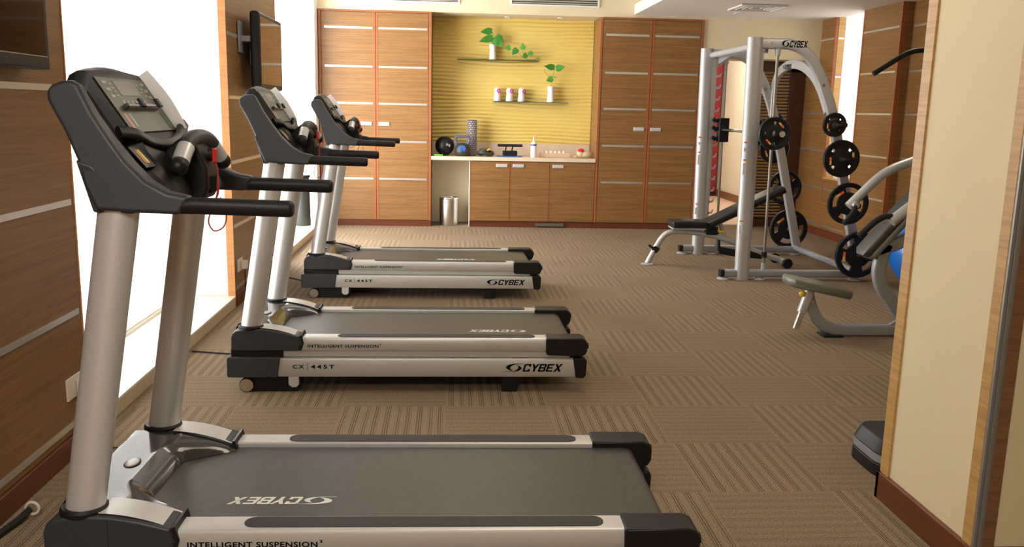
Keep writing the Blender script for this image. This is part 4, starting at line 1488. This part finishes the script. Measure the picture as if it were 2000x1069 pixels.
MB().sphere(Q(2.305, 5.46, .292), .021, 16).build('adjustment_knob', 'yellow', pm)
MB().lathe([(1e-4, -.03), (.010, -.03), (.010, .03), (1e-4, .03)], Q(2.368, 5.455, .245), 12, 'y').build('pivot_bolt', 'steel', pm)
# back pad
pad([Q(2.700, 5.5, .545), Q(2.715, 5.5, .575), Q(2.90, 5.5, .80), Q(3.20, 5.5, 1.15), Q(3.215, 5.5, 1.17)], .18, .055, 'back_pad', 'vinyld', pm)
pad([Q(2.735, 5.5, .530), Q(2.752, 5.5, .558), Q(2.937, 5.5, .783), Q(3.237, 5.5, 1.128), Q(3.252, 5.5, 1.148)], .19, .045, 'lit_pad_edge', 'vinylg', pm)  # same cushion again: its lit edge is put into a paler colour
MB().rtube([Q(2.80, 5.5, .575), Q(2.96, 5.5, .64), Q(3.4, 5.5, .86)], .06, .085).build('pad_carrier', 'greyp', pm)
# pressing arms
up_ = smooth_path([Q(2.735, 5.83, .832), Q(2.82, 5.83, .922), Q(2.925, 5.83, 1.028), Q(3.02, 5.83, 1.093), Q(3.16, 5.83, 1.15), Q(3.62, 5.83, 1.32)], 5)
MB().tube(up_, .031, 18).build('press_arm', 'rack', pm)
MB().tube(smooth_path([Q(2.765, 5.80, .850), Q(2.752, 5.77, .815), Q(2.715, 5.75, .765), Q(2.672, 5.74, .722)], 4), .019, 14).build('grip', 'foam', pm)
MB().lathe([(1e-4, -.03), (.022, -.03), (.024, 0), (.022, .03), (1e-4, .03)], Q(2.765, 5.80, .845), 16, 'y').build('grip_hub', 'rack', pm)
up_ = [Q(2.695, 5.15, .812), Q(2.842, 5.15, .932), Q(3.30, 5.15, 1.31)]
MB().tube(up_, .034, 18).build('press_arm', 'rack', pm)
MB().tube(smooth_path([Q(2.715, 5.15, .835), Q(2.66, 5.15, .845), Q(2.60, 5.15, .815), Q(2.54, 5.15, .760), Q(2.500, 5.15, .720)], 5), .0195, 14).build('grip', 'foam', pm)
# tower behind the partition
MB().rtube([Q(3.62, 5.5, .04), Q(3.62, 5.5, 2.15)], .09, .09).build('tower', 'greyp', pm)
MB().rtube([Q(3.62, 5.5, 2.15), Q(3.05, 5.5, 2.15)], .06, .08).build('boom', 'greyp', pm)
MB().rtube([Q(3.62, 5.15, 1.32), Q(3.62, 5.83, 1.32)], .06, .06, up=(0, 0, 1)).build('arm_axle', 'greyp', pm)
MB().tube([Q(3.30, 5.15, 1.31), Q(3.62, 5.15, 1.32)], .034, 16).build('arm_link', 'rack', pm)
MB().box(.78, 1.02, -.20, .20, .05, 1.2).build('weight_stack', 'rubber', pm, bevel=.005)
MB().tube([Q(3.10, 5.5, 2.11), Q(3.10, 5.5, 1.88)], .004, 8).build('cable', 'black', pm)
o = MB().tube(smooth_path([(-.436, 0, -.153), (-.34, 0, -.09), (-.245, 0, -.030), (-.20, 0, -.012), (-.14, 0, 0), (0, 0, .0), (.14, 0, 0), (.22, 0, -.02), (.436, 0, -.153)], 4), .0165, 14).build('pulldown_bar', 'foam', loc=(3.10, 5.5, 1.862))
tag(o, 'black bent pulldown bar hanging beside the top of the partition', 'pull bar')

# gym ball, aerobic step
o = MB().sphere((0, 0, .325), .325, 48).build('gym_ball', 'bluep', loc=(4.03, 7.0, 0))
tag(o, 'large blue exercise ball on the floor behind the press machine', 'exercise ball')
t = thing('aerobic_step', 'black exercise step with a grey band at the foot of the partition', 'exercise step', (2.0, 3.34, 0), 0)


def steplay(z0, z1, k0, k1, name, m):
    def out(k):
        x0, x1, y0, y1, r = -.275, .45, -.165, .165, .09
        pts = []
        for (cx, cy, a0) in ((x1 - r, y1 - r, 0), (x0 + r, y1 - r, PI / 2), (x0 + r, y0 + r, PI), (x1 - r, y0 + r, 1.5 * PI)):
            for q in range(6):
                a = a0 + PI / 2 * q / 5
                pts.append((cx + (r + k) * math.cos(a), cy + (r + k) * math.sin(a)))
        return pts
    MB().loft([[(p[0], p[1], z0) for p in out(k0)], [(p[0], p[1], z1) for p in out(k1)]]).build(name, m, t, bevel=.006)


steplay(0, .055, .0, -.002, 'base_block', 'rubber')
steplay(.055, .092, -.004, -.006, 'middle_band', 'greyband')
steplay(.092, .15, -.002, -.03, 'top_platform', 'rubber')

# ================================================================== TELEVISIONS, SOCKETS
t = thing('television', 'flat black television on a bracket on the wooden pier between the windows', 'television', (XL + .005, 7.07, 1.82))
MB().box(.065, .135, -.43, .43, -.275, .28).build('body', 'black', t, bevel=.02, seg=3)
MB().box(.1345, .137, -.40, .40, -.235, .245).build('screen', 'screen', t)
MB().box(.0, .012, -.52, -.40, -.02, .20).build('wall_plate', 'greyp', t, bevel=.003)
MB().box(.010, .07, -.46, -.10, .06, .10).box(.010, .07, -.20, .20, -.10, .12).build('bracket', 'greyp', t, bevel=.004)
t = thing('television', 'flat black television at the top left corner, on the nearest wooden wall', 'television', (XL + .005, 2.86, 1.82))
MB().box(.02, .085, -.46, .475, -.283, .29).build('body', 'black', t, bevel=.008)
MB().box(.0845, .087, -.43, .445, -.235, .26).build('screen', 'screen', t)
MB().box(.0848, .0865, -.44, .455, -.2385, -.2365).build('bezel_line', 'strip', t)
MB().box(.0, .022, -.15, .15, -.1, .1).build('bracket', 'greyp', t)


def socket(y, z, label, plug=True):
    t = thing('wall_socket', label, 'socket', (XL, y, z))
    MB().box(0, .008, -.075, .075, -.045, .045).build('plate', 'socket', t, bevel=.002)
    if plug:
        MB().box(.008, .05, .0, .06, -.035, .025).build('plug', 'socket', t, bevel=.006)
        MB().tube(smooth_path([(.03, .03, -.035), (.03, .035, -.12), (.032, .03, -.22), (.05, .03, -z + .012), (.16, .02, -z + .008)], 5), .0035, 8).build('plug_cable', 'black', t)
    return t


socket(3.54, .285, 'ivory wall socket with plug beside the nearest treadmill upright')
socket(6.39, .285, 'ivory wall socket with plug low on the wooden pier')
t = thing('cable_plug', 'black cable end with a white ring on the carpet by the left skirting', 'plug', (-1.46, 2.92, 0))
MB().tube(smooth_path([(-.04, -.25, .012), (-.02, -.12, .014), (.0, -.03, .02), (.01, .02, .03)], 4), .012, 10).build('cable', 'black', t)
MB().tube([(.02 + .022 * math.cos(a), .02, .035 + .022 * math.sin(a)) for a in [2 * PI * i / 16 for i in range(17)]], .005, 8).build('ring', 'socket', t)
o = MB().tube(smooth_path([(-1.50, 5.05, .008), (-1.35, 5.02, .006), (-1.2, 4.98, .006), (-1.06, 4.90, .008), (-1.0, 4.78, .03)], 5), .0045, 8).build('power_cable', 'black')
tag(o, 'thin black power cable on the carpet to the left of the middle treadmill', 'cable')
o = MB().tube(smooth_path([(-1.50, 7.45, .008), (-1.36, 7.35, .006), (-1.2, 7.2, .006), (-1.07, 7.05, .008), (-1.0, 6.98, .03)], 5), .0045, 8).build('power_cable', 'black')
tag(o, 'thin black power cable on the carpet to the left of the farthest treadmill', 'cable')
